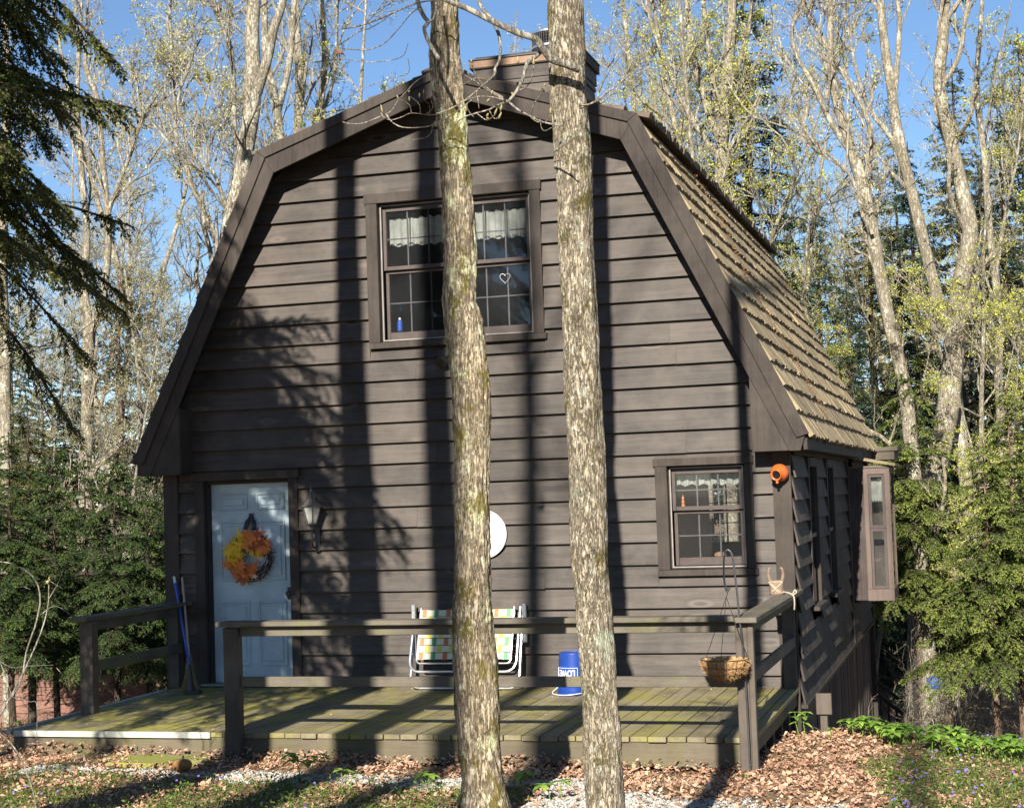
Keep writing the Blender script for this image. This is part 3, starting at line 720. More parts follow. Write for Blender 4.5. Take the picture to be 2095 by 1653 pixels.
for i in range(5):
    a = math.pi / 2 + (i - 2) * .95; ln = [.55, .85, 1.0, .85, .55][i]
    LEAFOUT += [(math.cos(a - .24) * .48 * ln, math.sin(a - .24) * .48 * ln), (math.cos(a - .1) * .8 * ln, math.sin(a - .1) * .8 * ln), (math.cos(a) * ln, math.sin(a) * ln), (math.cos(a + .1) * .8 * ln, math.sin(a + .1) * .8 * ln), (math.cos(a + .24) * .48 * ln, math.sin(a + .24) * .48 * ln)]
def mleaf(q, c, nrm, s, rot, cup=.15):
    T = Matrix.Translation(c) @ Vector(nrm).to_track_quat('Z', 'Y').to_matrix().to_4x4() @ Matrix.Rotation(rot, 4, 'Z')
    vs = [(0, -.05 * s, 0)] + [(x * s, y * s, -cup * s * (x * x + y * y) + .05 * s * ((i % 5) == 2)) for i, (x, y) in enumerate(LEAFOUT)]
    n = len(LEAFOUT); q.add(vs, [(0, i + 1, (i + 1) % n + 1) for i in range(n)], T)
groups = {'yellow': [], 'orange': [], 'red': []}
for (ca, cnt, cols) in ((2.75, 7, 'yellow'), (2.2, 3, 'yellow'), (3.5, 7, 'orange'), (4.1, 7, 'orange'), (4.4, 3, 'red'), (1.35, 5, 'orange'), (.85, 4, 'yellow'), (.45, 5, 'orange'), (1.0, 3, 'red'), (4.9, 4, 'orange'), (3.1, 3, 'yellow')):
    for i in range(int(cnt * 1.7)):
        a = ca + r_.uniform(-.3, .3); rad = r_.uniform(.11, .25); groups[cols].append((.935 + rad * math.cos(a), .0 - r_.uniform(0, .05), 1.325 + rad * math.sin(a)))
for i in range(4): groups['yellow'].append((.99 + r_.uniform(-.03, .05), -.02, 1.37 + r_.uniform(-.03, .04)))
for gname, gc in (('yellow', (.80, .50, .03)), ('orange', (.72, .22, .05)), ('red', (.36, .08, .04))):
    q = MB()
    for p in groups[gname]: mleaf(q, p, (r_.uniform(-.5, .5), -1, r_.uniform(-.3, .7)), r_.uniform(.08, .125), r_.uniform(0, 6.28))
    q.build('leaves', flat(gname + '_silk_leaf', gc, .6, .3, nz=14, trans=.25), WR)['label'] = gname + ' silk maple leaves'
q = MB()
for p in ((1.07, 0, 1.30), (.985, 0, 1.20), (.99, -.01, 1.13)): mleaf(q, p, (.3, -1, .2), .05, r_.uniform(0, 6))
q.build('leaves', flat('pale_pink_leaf', (.62, .50, .45), .7, .2, nz=14), WR)['label'] = 'pale dried leaves'
q = MB(); q.tube(bez([(.935, .07, 1.73), (.90, .05, 1.68), (.885, .03, 1.60)], 5), [.02] * 5 + [.025] * 5 + [.03], 6)
q.tube(bez([(.935, .07, 1.73), (.965, .05, 1.68), (.985, .03, 1.60)], 5), [.02] * 5 + [.025] * 5 + [.03], 6)
q.box(.91, .96, .06, .075, 1.70, 1.765)
q.build('black_ribbon', M_BLACK, WR)
# broom and blue handled mop
bm = empty('straw_broom', (.46, -.45, 0), 'straw broom with pale handle leaning on the wall left of the door', 'broom')
q = MB(); q.tube([(.47, -.46, .30), (.20, -.07, 1.13)], .012, 8); q.build('handle', M_PALEW, bm)
q = MB(); r2 = random.Random(2)
for i in range(150):
    u = r2.uniform(-1, 1); v = r2.uniform(-1, 1)
    q.va = r2.random(); q.tube([(.463 + u * .018, -.45 + v * .014, .36), (.475 + u * .045, -.47 + v * .025, .18), (.49 + u * .10, -.49 + v * .03, r2.uniform(.003, .02))], [.004, .004, .003], 3)
q.build('bristles', M_STRAW, bm)
q = MB()
for z, w_ in ((.30, .03), (.22, .042), (.16, .055)):
    q.tube([(.468 + w_ * math.cos(a), -.463 + .03 * math.sin(a), z) for a in np.linspace(0, 6.283, 17)], .004, 5)
q.build('binding', M_BLACK, bm)
mp = empty('blue_mop_handle', (.50, -.55, 0), 'slim bright blue handle with white tip leaning beside the broom', 'mop handle')
q = MB(); q.tube([(.52, -.56, .28), (.135, -.10, 1.07)], .0125, 10); q.build('handle', M_BLUEP, mp)
q = MB(); q.tube([(.135, -.10, 1.07), (.105, -.065, 1.135)], .015, 10); q.build('grip', M_WHITE, mp)
q = MB(); q.tube([(.52, -.56, .28), (.56, -.61, .03)], [.02, .03], 8); q.box(.50, .66, -.64, -.58, .003, .035); q.build('mop_head', M_BLACK, mp)
# folded lawn chair
lc = empty('lawn_chair', (3.3, -.3, 0), 'wide folding lawn chair of aluminium tube and striped woven webbing by the wall', 'lawn chair')
def U(x0, x1, zt, zb, yt, yb, r, rad=.10):
    L = []
    def pt(x, z): f = (zt - z) / (zt - zb); return (x, yt + (yb - yt) * f, z)
    L.append(pt(x0, zt)); L.append(pt(x0, zb + rad))
    for k in range(1, 7): a = k / 6 * math.pi / 2; L.append(pt(x0 + rad - rad * math.cos(a), zb + rad - rad * math.sin(a)))
    L.append(pt(x1 - rad, zb))
    for k in range(1, 7): a = k / 6 * math.pi / 2; L.append(pt(x1 - rad + rad * math.sin(a), zb + rad - rad * math.cos(a)))
    L.append(pt(x1, zt)); q = MB(); q.tube(L, r, 8); return q
U(2.765, 3.85, .78, .185, -.10, -.34, .0135).build('front_tube', M_ALU, lc)
U(2.755, 3.865, .70, .022, -.09, -.30, .0125).build('rear_tube', M_ALU, lc)
U(2.83, 3.79, .78, .26, -.11, -.30, .010, .04).build('seat_tube', M_ALU, lc)
for x, zb in ((2.74, .30), (3.875, .44)):
    q = MB(); q.box(x, x + .045, -.155, -.115, zb, .82); q.build('arm_rest', M_ALU, lc, bevel=.006)
M_WEBW = flat('white_webbing', (.66, .66, .60), .6, .3, nz=30); 
t = NT('striped_webbing'); M_WEB = t.bsdf(t.ramp(t.attr(), [(0, (.50, .49, .38)), (.2, (.42, .14, .06)), (.5, (.52, .46, .07)), (.8, (.10, .25, .12))], 'CONSTANT'), .6)
def wy(z): return -.125 - (.78 - z) / (.78 - .26) * .19
nc = 15; x0_, x1_ = 2.85, 3.775; cw = (x1_ - x0_) / nc; zb_, zt_ = .295, .765; nr = 7; rh = (zt_ - zb_) / nr
wm = MB()
def strap(a, b, z0, z1, off, va):
    wm.va = va
    wm.add([(a, wy(z0) - off, z0), (b, wy(z0) - off, z0), (b, wy(z1) - off, z1), (a, wy(z1) - off, z1), (a, wy(z0) - off + .003, z0), (b, wy(z0) - off + .003, z0), (b, wy(z1) - off + .003, z1), (a, wy(z1) - off + .003, z1)],
           [(0, 1, 2, 3), (7, 6, 5, 4), (0, 4, 5, 1), (1, 5, 6, 2), (2, 6, 7, 3), (3, 7, 4, 0)])
for i in range(nc):                 # vertical straps with three coloured stripes, floating over and under
    for j in range(nr):
        if (i + j) % 2 == 0:
            z0, z1 = zb_ + j * rh, zb_ + (j + 1) * rh; xa = x0_ + i * cw
            strap(xa + .003, xa + cw - .003, z0, z1, .0075, 0.0)
            for s3 in (.22, .46, .70): strap(xa + cw * s3 - .007, xa + cw * s3 + .0105, z0, z1, .0098, [.3, .6, .9, .6][i % 4])
for j in range(nr): strap(x0_ - .01, x1_ + .01, zb_ + j * rh + .005, zb_ + (j + 1) * rh - .005, .0045, 0.0)
wm.build('webbing', M_WEB, lc)
# blue bucket upside down with its mark
bk = empty('blue_bucket', (4.475, -.55, 0), 'bright blue plastic bucket standing upside down on the deck', 'bucket')
T = Matrix.Translation((4.475, -.55, .003))
q = MB(); q.lathe([(.158, .0), (.160, .02), (.152, .022), (.152, .035), (.158, .037), (.158, .052), (.149, .054), (.149, .075), (.154, .077), (.154, .088), (.145, .09), (.131, .375), (.127, .383), (.120, .383), (.116, .376), (.0, .376)], 48, T); q.build('pail', M_BLUE, bk, smooth=False)
q = MB(); q.tube(bez([T @ Vector((-.158, 0, .06)), T @ Vector((-.19, -.08, .012)), T @ Vector((-.02, -.20, .012)), T @ Vector((.15, -.10, .03)), T @ Vector((.158, 0, .06))], 8), .004, 6); q.build('wire_handle', M_WHITE, bk)
def text_mesh(body, size):
    cu = bpy.data.curves.new('lettering', 'FONT'); cu.body = body; cu.size = size; cu.align_x = 'CENTER'; cu.align_y = 'CENTER'; cu.offset = size * .035
    o = bpy.data.objects.new('lettering_tmp', cu); COL.objects.link(o); dg = bpy.context.evaluated_depsgraph_get()
    me = bpy.data.meshes.new_from_object(o.evaluated_get(dg)); bpy.data.objects.remove(o); return me
me = text_mesh("LOWE'S", .072)
bmx = bmesh.new(); bmx.from_mesh(me); bmesh.ops.triangulate(bmx, faces=bmx.faces)
for _ in range(2): bmesh.ops.subdivide_edges(bmx, edges=[e for e in bmx.edges if e.calc_length() > .012], cuts=1)
ang0 = math.radians(-112)
def wrap(x, z, off=.0018):      # x,z in the upright logo's own plane ; turned upside down on the pail
    x, z = -x, -z
    zz = .205 + z; R = .145 - (zz - .09) / .285 * .014 + off; a = ang0 + x / R
    return (4.475 + R * math.cos(a), -.55 + R * math.sin(a), zz + .003)
for v in bmx.verts: v.co = wrap(v.co.x * .82, v.co.y * 1.15)
me2 = bpy.data.meshes.new('lettering'); bmx.to_mesh(me2); link('lettering', me2, M_WHITE, bk)
q = MB()
out = [(-.125, -.045), (.125, -.045), (.125, .045), (.055, .045), (0, .085), (-.055, .045), (-.125, .045), (-.125, -.045)]
L = []
for i in range(len(out) - 1):
    for k in range(6): f_ = k / 6; L.append(wrap(out[i][0] * (1 - f_) + out[i + 1][0] * f_, out[i][1] * (1 - f_) + out[i + 1][1] * f_))
L.append(L[0]); q.tube(L, .0032, 4, cap=False); q.build('outline_mark', M_WHITE, bk)
# shepherd hook and hanging basket
hk = empty('shepherd_hook', (6.43, -3.22, -.3), 'tall black iron shepherd hook strapped to the front right deck post', 'hook')
q = MB(); q.tube(bez([(6.475, -3.21, -.30), (6.468, -3.21, .4), (6.44, -3.21, .95), (6.42, -3.21, 1.25), (6.405, -3.21, 1.37), (6.375, -3.21, 1.405), (6.35, -3.21, 1.37), (6.34, -3.21, 1.25), (6.345, -3.21, 1.14), (6.36, -3.21, 1.10), (6.38, -3.21, 1.13)], 8), .0075, 8)
q.build('rod', flat('hook_iron', (.06, .06, .065), .4, .5, .4, nz=20), hk)
bs = empty('hanging_basket', (6.34, -3.25, .47), 'wire hanging basket lined with shaggy coconut fibre on the hook', 'hanging basket')
bc = Vector((6.335, -3.30, .60))
q = MB(); r3 = random.Random(9); n = 40; prof = [(.0, -.145), (.07, -.14), (.125, -.105), (.158, -.05), (.172, .0), (.165, .012), (.145, -.03), (.09, -.07), (.0, -.085)]
vs = []; fs = []
for (r, z) in prof:
    for j in range(n): a = 6.2832 * j / n; k_ = 1 + r3.uniform(-.05, .05); vs.append((bc.x + r * k_ * math.cos(a), bc.y + r * k_ * math.sin(a), bc.z + z + r3.uniform(-.006, .006)))
for i in range(len(prof) - 1):
    for j in range(n): fs.append((i * n + j, i * n + (j + 1) % n, (i + 1) * n + (j + 1) % n, (i + 1) * n + j))
q.add(vs, fs)
for i in range(1500):
    a = r3.uniform(0, 6.283); k = r3.random(); r = .172 * math.sin(.15 + k * 1.42); z = -.145 * math.cos(.15 + k * 1.42) + .0
    p = bc + Vector((r * math.cos(a), r * math.sin(a), z)); d = Vector((math.cos(a) * .6 + r3.uniform(-.9, .9), math.sin(a) * .6 + r3.uniform(-.9, .9), r3.uniform(-.9, .5))).normalized() * r3.uniform(.015, .04)
    q.add([p, p + d * .5 + Vector((0, 0, .002)), p + d, p + d * .5 - Vector((.0015, 0, .001))], [(0, 1, 2, 3)])
q.build('liner', M_COIR, bs)
q = MB()
for z, r in ((.012, .178), (-.045, .165), (-.10, .132)): q.tube([(bc.x + r * math.cos(a), bc.y + r * math.sin(a), bc.z + z) for a in np.linspace(0, 6.283, 33)], .0028, 5)
for i in range(14):
    a = 6.283 * i / 14; q.tube([(bc.x + r * math.cos(a), bc.y + r * math.sin(a), bc.z + z) for r, z in ((.178, .012), (.168, -.045), (.135, -.10), (.07, -.148), (.0, -.15))], .002, 4)
q.build('wire_frame', M_BLACK, bs)
q = MB(); top = Vector((6.355, -3.24, 1.06))
for a in (.5, 2.6, 4.7):
    e = Vector((bc.x + .178 * math.cos(a), bc.y + .178 * math.sin(a), bc.z + .012)); q.tube([top, e], .0024, 5)
q.tube([top, top + Vector((.012, 0, .02)), top + Vector((.0, .015, .05)), top + Vector((.012, .03, .065))], .003, 5)
q.build('chain', M_BLACK, bs)
# log creature with antlers on the right rail
cr_ = empty('log_creature', (6.41, -.75, .905), 'bark stump ornament with two curved horns, tied with rope on the rail', 'log ornament')
q = MB(); n = 22; vs = []; fs = []
for i, (r, z) in enumerate([(.06, 0), (.066, .01), (.063, .05), (.066, .09), (.064, .12), (.055, .128), (.0, .126)]):
    for j in range(n): a = 6.283 * j / n; k_ = 1 + .09 * mn.noise((math.cos(a) * 3, math.sin(a) * 3, z * 9)); vs.append((6.415 + r * k_ * math.cos(a), -.78 + r * k_ * math.sin(a), .906 + z))
for i in range(6):
    for j in range(n): fs.append((i * n + j, i * n + (j + 1) % n, (i + 1) * n + (j + 1) % n, (i + 1) * n + j))
q.add(vs, fs); q.build('stump', M_BARKW, cr_)
q = MB()
for s_ in (-1, 1): q.tube(bez([(6.415 + s_ * .05, -.79, 1.02), (6.415 + s_ * .064, -.79, 1.08), (6.415 + s_ * .058, -.80, 1.13), (6.415 + s_ * .04, -.80, 1.145)], 5), [.015] * 5 + [.013] * 5 + [.010] * 5 + [.006], 8)
q.build('horns', M_BARKW, cr_)
q = MB()
for (a, b) in (((-.06, .11), (.03, .02)), ((.06, .11), (-.03, .03)), ((-.062, .115), (.062, .115)), ((-.04, .1), (.055, .015))):
    q.tube([(6.415 + a[0], -.848 + a[0] ** 2 * 8, .906 + a[1]), (6.415 + (a[0] + b[0]) / 2, -.852, .906 + (a[1] + b[1]) / 2), (6.415 + b[0], -.848 + b[0] ** 2 * 8, .906 + b[1])], .004, 5)
q.tube(bez([(6.47, -.80, .93), (6.53, -.86, .925), (6.575, -.90, .90), (6.582, -.90, .84), (6.575, -.88, .78)], 5), .006, 5)
q.tube(bez([(6.575, -.90, .91), (6.60, -.88, .93), (6.585, -.86, .95), (6.57, -.90, .92)], 4), .005, 5)
q.build('rope', M_ROPE, cr_)
# window ledge things
def small(name, label, cat, parts):
    e = empty(name, parts[0][3], label, cat)
    for nm, mat, prof, loc, n in parts:
        q = MB(); q.lathe(prof, n, Matrix.Translation(loc)); q.build(nm, mat, e, smooth=False)
small('blue_bottle', 'small blue bottle with white cap standing inside the upper window', 'bottle', [('bottle', M_BLUEP, [(.0, 0), (.026, 0), (.028, .01), (.028, .09), (.02, .11), (.012, .118), (.0, .118)], (2.60, .16, 3.56), 16), ('cap', M_WHITE, [(.013, .118), (.013, .14), (.0, .142)], (2.60, .16, 3.56), 12)])
small('candle_figure', 'orange candle figure standing in the lower window', 'ornament', [('figure', flat('orange_wax', (.62, .25, .08), .5, .4, nz=20), [(.0, 0), (.032, 0), (.032, .01), (.016, .012), (.018, .04), (.013, .05), (.017, .075), (.01, .09), (.014, .105), (.01, .12), (.004, .13), (.0, .15)], (5.445, .118, 1.668), 16)])
small('brown_bun', 'round brown cushion like bun lying behind the lower window glass', 'ornament', [('bun', flat('brown_bun_cloth', (.35, .2, .12), .7, .2, nz=20), [(.0, 0), (.05, .002), (.062, .02), (.05, .045), (.02, .056), (.0, .057)], (5.77, .2, 1.20), 18)])
q = MB()
hp = []
for i in range(33):
    a = 2 * math.pi * i / 32; hp.append((3.76 + .0033 * 16 * math.sin(a) ** 3, .06, 4.015 + .0035 * (13 * math.cos(a) - 5 * math.cos(2 * a) - 2 * math.cos(3 * a) - math.cos(4 * a))))
q.tube(hp, .0035, 5, cap=False); hh = q.build('glass_heart', M_STEEL); tag(hh, 'thin silver heart outline hanging in the upper window', 'ornament')
# mossy step slab, gourd, utility post
q = MB(); q.va = .9; q.prism_z([(.75, -3.17), (2.05, -3.12), (2.15, -3.38), (1.9, -3.62), (1.2, -3.58), (.8, -3.45)], -.26, -.165)
o = q.build('stone_step', NT('x').m if False else wood('mossy_stone', (.10, .09, .06), (.17, .155, .11), 'x', False, moss=((.19, .20, .03), 2.3, .38, .9)), bevel=.015); tag(o, 'low mossy stone step in front of the landing', 'step')
gr = Vector((2.15, -3.80, -.19))
gd = empty('dried_gourd', gr, 'dull orange gourd lying on the gravel by the step', 'gourd'); n = 24; q = MB(); vs = []; fs = []
for i in range(9):
    f_ = i / 8 * math.pi
    for j in range(n): a = 6.283 * j / n; r = .075 * math.sin(f_) * (1 + .08 * math.cos(7 * a)); vs.append((gr.x + r * math.cos(a), gr.y + r * math.sin(a), gr.z + .05 - .05 * math.cos(f_)))
for i in range(8):
    for j in range(n): fs.append((i * n + j, i * n + (j + 1) % n, (i + 1) * n + (j + 1) % n, (i + 1) * n + j))
q.add(vs, fs); q.build('fruit', M_PUMPK, gd, smooth=True); q = MB(); q.tube([gr + Vector((0, 0, .095)), gr + Vector((.01, 0, .125))], .008, 6); q.build('stalk', M_BARKW, gd)
up = empty('wooden_service_post', (6.72, -.2, -.5), 'short grey wooden post with a box at the cabin corner', 'post')
q = MB(); q.va = .7; q.box(6.69, 6.755, -.23, -.17, -.7, -.2); q.build('post', M_POST, up, bevel=.004)
q = MB(); q.va = .8; q.box(6.66, 6.80, -.26, -.20, -.22, -.03); q.build('box', M_POST, up, bevel=.006)
# stair rail at the rear right
sr = empty('stair_railing', (6.85, 10, -1.9), 'dark wooden stair railing going down behind the right rear corner', 'railing')
M_STAIN = wood('black_stained_rail', (.012, .010, .009), (.03, .026, .023), 'z', False)
q = MB(); q.box(7.02, 7.10, 9.95, 10.03, -2.3, -1.17); q.box(7.0, 7.12, 9.93, 10.05, -1.168, -1.12); q.build('newel_post', M_STAIN, sr)
q = MB()
for (za, zb2) in ((-1.12, -1.55), (-1.30, -1.73), (-1.78, -2.2)):
    q.add([(6.48, 9.97, za), (7.02, 9.97, zb2), (7.02, 10.01, zb2), (6.48, 10.01, za), (6.48, 9.97, za - .07), (7.02, 9.97, zb2 - .07), (7.02, 10.01, zb2 - .07), (6.48, 10.01, za - .07)], [(0, 1, 2, 3), (7, 6, 5, 4), (0, 4, 5, 1), (1, 5, 6, 2), (2, 6, 7, 3), (3, 7, 4, 0)])
q.build('rail', M_STAIN, sr)
for i in range(5):
    x = 6.52 + i * .115; q = MB(); zt = -1.33 - (x - 6.48) * .8; q.box(x, x + .035, 9.975, 10.005, zt - .45, zt); q.build('baluster', M_STAIN, sr)
# red shed behind on the left
sh = empty('red_shed', (-6, 9.5, -1.8), 'low red brown clapboard shed behind the hemlocks on the left', 'shed')
mb = MB()
for k in range(9):
    z0 = -2.0 + k * .22; mb.va = random.random()
    mb.add([(-10.2, 8.96, z0), (-4.3, 8.96, z0), (-4.3, 8.99, z0), (-10.2, 8.99, z0), (-10.2, 8.985, z0 + .23), (-4.3, 8.985, z0 + .23), (-4.3, 9.0, z0 + .23), (-10.2, 9.0, z0 + .23)], [(0, 3, 2, 1), (4, 5, 6, 7), (0, 1, 5, 4), (1, 2, 6, 5), (2, 3, 7, 6), (3, 0, 4, 7)])
mb.box(-10.2, -4.3, 9.005, 12, -2.4, -.03); mb.build('wall', M_RED, sh)
mb = MB(); mb.prism_x([(8.6, -.05), (12.3, -.05), (10.5, .75)], -10.4, -4.1); mb.build('roof', M_BARKD, sh)
# far blue tarpaulin
p = at(1912, 1395, 11); q = MB(); q.lathe([(.0, 0), (.10, .0), (.13, .05), (.12, .16), (.05, .2), (.0, .2)], 12, Matrix.Translation((p.x, 11, p.z - .1))); o = q.build('blue_tarp_bundle', M_BLUEP); tag(o, 'small bright blue tarp bundle in the woods right of the cabin', 'tarp')
# ------------------------------------------------------------ trees
def unit(a): return a / np.maximum(np.linalg.norm(a, axis=-1, keepdims=True), 1e-9)
def prisms(P0, P1, R0, R1, n=3):
    d = unit(P1 - P0); ref = np.where(np.abs(d[:, 2:3]) > .9, np.array([[1., 0, 0]]), np.array([[0, 0, 1.]]))
    a = unit(np.cross(d, ref)); b = np.cross(d, a); V = []
    for k in range(n):
        c, s = math.cos(2 * math.pi * k / n), math.sin(2 * math.pi * k / n)
        V.append(P0 + (a * c + b * s) * R0[:, None]); V.append(P1 + (a * c + b * s) * R1[:, None])
    V = np.stack(V, 1); N = len(P0); base = np.arange(N)[:, None] * (2 * n)
    F = [np.concatenate([base + 2 * k, base + 2 * ((k + 1) % n), base + 2 * ((k + 1) % n) + 1, base + 2 * k + 1], 1) for k in range(n)]
    return V.reshape(-1, 3), np.concatenate(F, 0)
def grow(S, D, L, R0, K, wob, up, g, taper=.25):
    N = len(S); P = np.zeros((N, K + 1, 3)); P[:, 0] = S; d = unit(D); step = (L / K)[:, None]
    for k in range(K):
        d = unit(d + g.normal(0, wob, (N, 3)) + np.array([0, 0, up])); P[:, k + 1] = P[:, k] + d * step
    R = R0[:, None] * np.linspace(1, taper, K + 1)[None]
    return P, R
def spawn(P, R, m, t0, Lr, ang, up, K, wob, rr, g, t1=1.0, rmin=.003, side=None, Labs=None):
    B, K1, _ = P.shape; par = np.repeat(np.arange(B), m); N = len(par)
    t = g.uniform(t0, t1, N) * (K1 - 1); i = np.minimum(t.astype(int), K1 - 2); f = (t - i)[:, None]
    S = P[par, i] * (1 - f) + P[par, i + 1] * f; T = unit(P[par, i + 1] - P[par, i])
    r = (R[par, i] * (1 - f[:, 0]) + R[par, i + 1] * f[:, 0]) * rr
    q = unit(np.cross(T, g.normal(0, 1, (N, 3)))); a = np.radians(g.uniform(ang[0], ang[1], N))[:, None]
    D = unit(T * np.cos(a) + q * np.sin(a) + np.array([0, 0, up]))
    plen = np.linalg.norm(P[:, -1] - P[:, 0], axis=-1)[par]
    L = (plen * Lr if Labs is None else np.full(N, Labs)) * g.uniform(.55, 1.15, N) * (1.15 - .5 * t / (K1 - 1))
    return grow(S, D, L, np.maximum(r, rmin), K, wob, up * .25, g, .35)
def segs(P, R):
    return P[:, :-1].reshape(-1, 3), P[:, 1:].reshape(-1, 3), R[:, :-1].ravel(), R[:, 1:].ravel()
def quads_leaf(C, s, g, up=0., asp=.6):
    N = len(C); a = unit(g.normal(0, 1, (N, 3))); b = unit(np.cross(a, g.normal(0, 1, (N, 3)) + np.array([0, 0, up]))); sz = s * g.uniform(.6, 1.3, (N, 1))
    V = np.stack([C, C + (a * .5 + b * asp * .5) * sz, C + a * sz, C + (a * .5 - b * asp * .5) * sz], 1).reshape(-1, 3)
    return V, np.arange(4 * N).reshape(-1, 4), g.random(N)
def trunk_tube(name, pts, rad, mat, par, n=10, seed=0, rough=.06, sub=4, flare=0):
    P = [Vector(p) for p in pts]; Q = bez([Vector((*p, )) for p in P], sub); rr = []
    for i in range(len(P) - 1): rr += [rad[i] + (rad[i + 1] - rad[i]) * k / sub for k in range(sub)]
    rr.append(rad[-1]); V = []; K = len(Q); up = Vector((1, 0, 0))
    for i, p in enumerate(Q):
        t_ = (Q[min(i + 1, K - 1)] - Q[max(i - 1, 0)]).normalized(); up = (up - t_ * up.dot(t_)).normalized(); b = t_.cross(up)
        for j in range(n):
            a = 6.28318 * j / n; k_ = 1 + rough * mn.noise((math.cos(a) * 1.5 + seed, math.sin(a) * 1.5, p.z * 1.7)) * 2
            V.append(p + (up * math.cos(a) + b * math.sin(a)) * rr[i] * k_)
    F = [(i * n + j, i * n + (j + 1) % n, (i + 1) * n + (j + 1) % n, (i + 1) * n + j) for i in range(K - 1) for j in range(n)]
    me = npmesh(name, V, F, smooth=True)
    return link(name, me, mat, par) if par is not None else me
def resample(pts, rad, K):
    pts = np.array([tuple(p) for p in pts]); L = np.concatenate([[0], np.cumsum(np.linalg.norm(np.diff(pts, axis=0), axis=1))]); u = np.linspace(0, L[-1], K + 1)
    return np.stack([np.interp(u, L, pts[:, i]) for i in range(3)], -1)[None], np.interp(u, L, rad)[None]
def crown(stems, g, t0=.35, nl=12, l1=(3.2,), nsub=(6, 5, 4), leaf=.045, leafn=2.0, leaft=.5, up=.45, extra_twigs=1.0, rmin=.004, ang1=(28, 60)):
    """stems: list of (P,R). returns branch mesh data and leaf mesh data"""
    SG = []; LF = []
    for (P, R) in stems:
        a, ra = spawn(P, R, nl, t0, 1, ang1, up, 7, .17, .42, g, .98, .02, Labs=l1[0])
        b, rb = spawn(a, ra, nsub[0], .2, .55, (25, 55), .18, 5, .16, .5, g, 1, .011)
        c, rc = spawn(b, rb, nsub[1], .2, .55, (25, 60), .10, 4, .2, .5, g, 1, .006)
        d, rd = spawn(c, rc, nsub[2], .15, .55, (25, 60), .06, 3, .22, .6, g, 1, rmin)
        SG += [segs(a, ra), segs(b, rb), segs(c, rc), segs(d, rd)]
        ends = np.concatenate([d[:, 1:].reshape(-1, 3), c[:, -1]]); k = g.random(len(ends)) < leaft; ends = ends[k]
        ends = np.repeat(ends, max(1, int(leafn)), 0); LF.append(ends + g.normal(0, .032, ends.shape))
    P0 = np.concatenate([s[0] for s in SG]); P1 = np.concatenate([s[1] for s in SG]); R0 = np.concatenate([s[2] for s in SG]); R1 = np.concatenate([s[3] for s in SG])
    big = R0 > .016
    v1, f1 = prisms(P0[big], P1[big] + (P1[big] - P0[big]) * .06, R0[big], R1[big], 6); v2, f2 = prisms(P0[~big], P1[~big], R0[~big], R1[~big], 3)
    V = np.concatenate([v1, v2]); F = np.concatenate([f1, f2 + len(v1)])
    return (V, F), quads_leaf(np.concatenate(LF), leaf, g, asp=.75)
GROUPW = 'bare and budding maples in the woods'
def maple(label, stems, bark, twig, leafmat, seed, name='maple_tree', group=None, **kw):
    """stems: list of lists of (point, radius)"""
    g = np.random.default_rng(seed); base = Vector(stems[0][0][0]); e = empty(name, base, label, 'tree', group)
    SS = []
    for i, s in enumerate(stems):
        trunk_tube('trunk' if i == 0 else 'limb', [p for p, r in s], [r for p, r in s], bark, e, 10, seed + i)
        SS.append(resample([p for p, r in s], [r for p, r in s], 14))
    (V, F), (LV, LF_, var) = crown(SS, g, **kw)
    link('branches', npmesh('branches', V, F), twig, e); 
    if leafmat: link('leaves', npmesh('leaves', LV, LF_, var), leafmat, e)
    return e
def px_stem(Y, L, lean=0.0):
    """photo outline [(x,y,width)] -> points and radii on the vertical plane y=Y with a little depth lean"""
    out = []
    for i, (x, y, w_) in enumerate(L):
        p, t_ = depth_at(x, y, Y + lean * i); out.append((p, w_ / 2 / FPX * t_))
    return out
def toground(s, below=None):
    (p0, r0), (p1, r1) = s[0], s[1]; z = thf(p0.x, p0.y) - .3
    if p0.z > z + .2:
        d = (p0 - p1).normalized(); d.x *= .4; d.y *= .4; k = (p0.z - z) / max(.2, -d.z) if d.z < -.2 else 1
        s = [(Vector((p0.x + d.x * k, p0.y + d.y * k, z)), r0 * 1.25)] + s
    return s
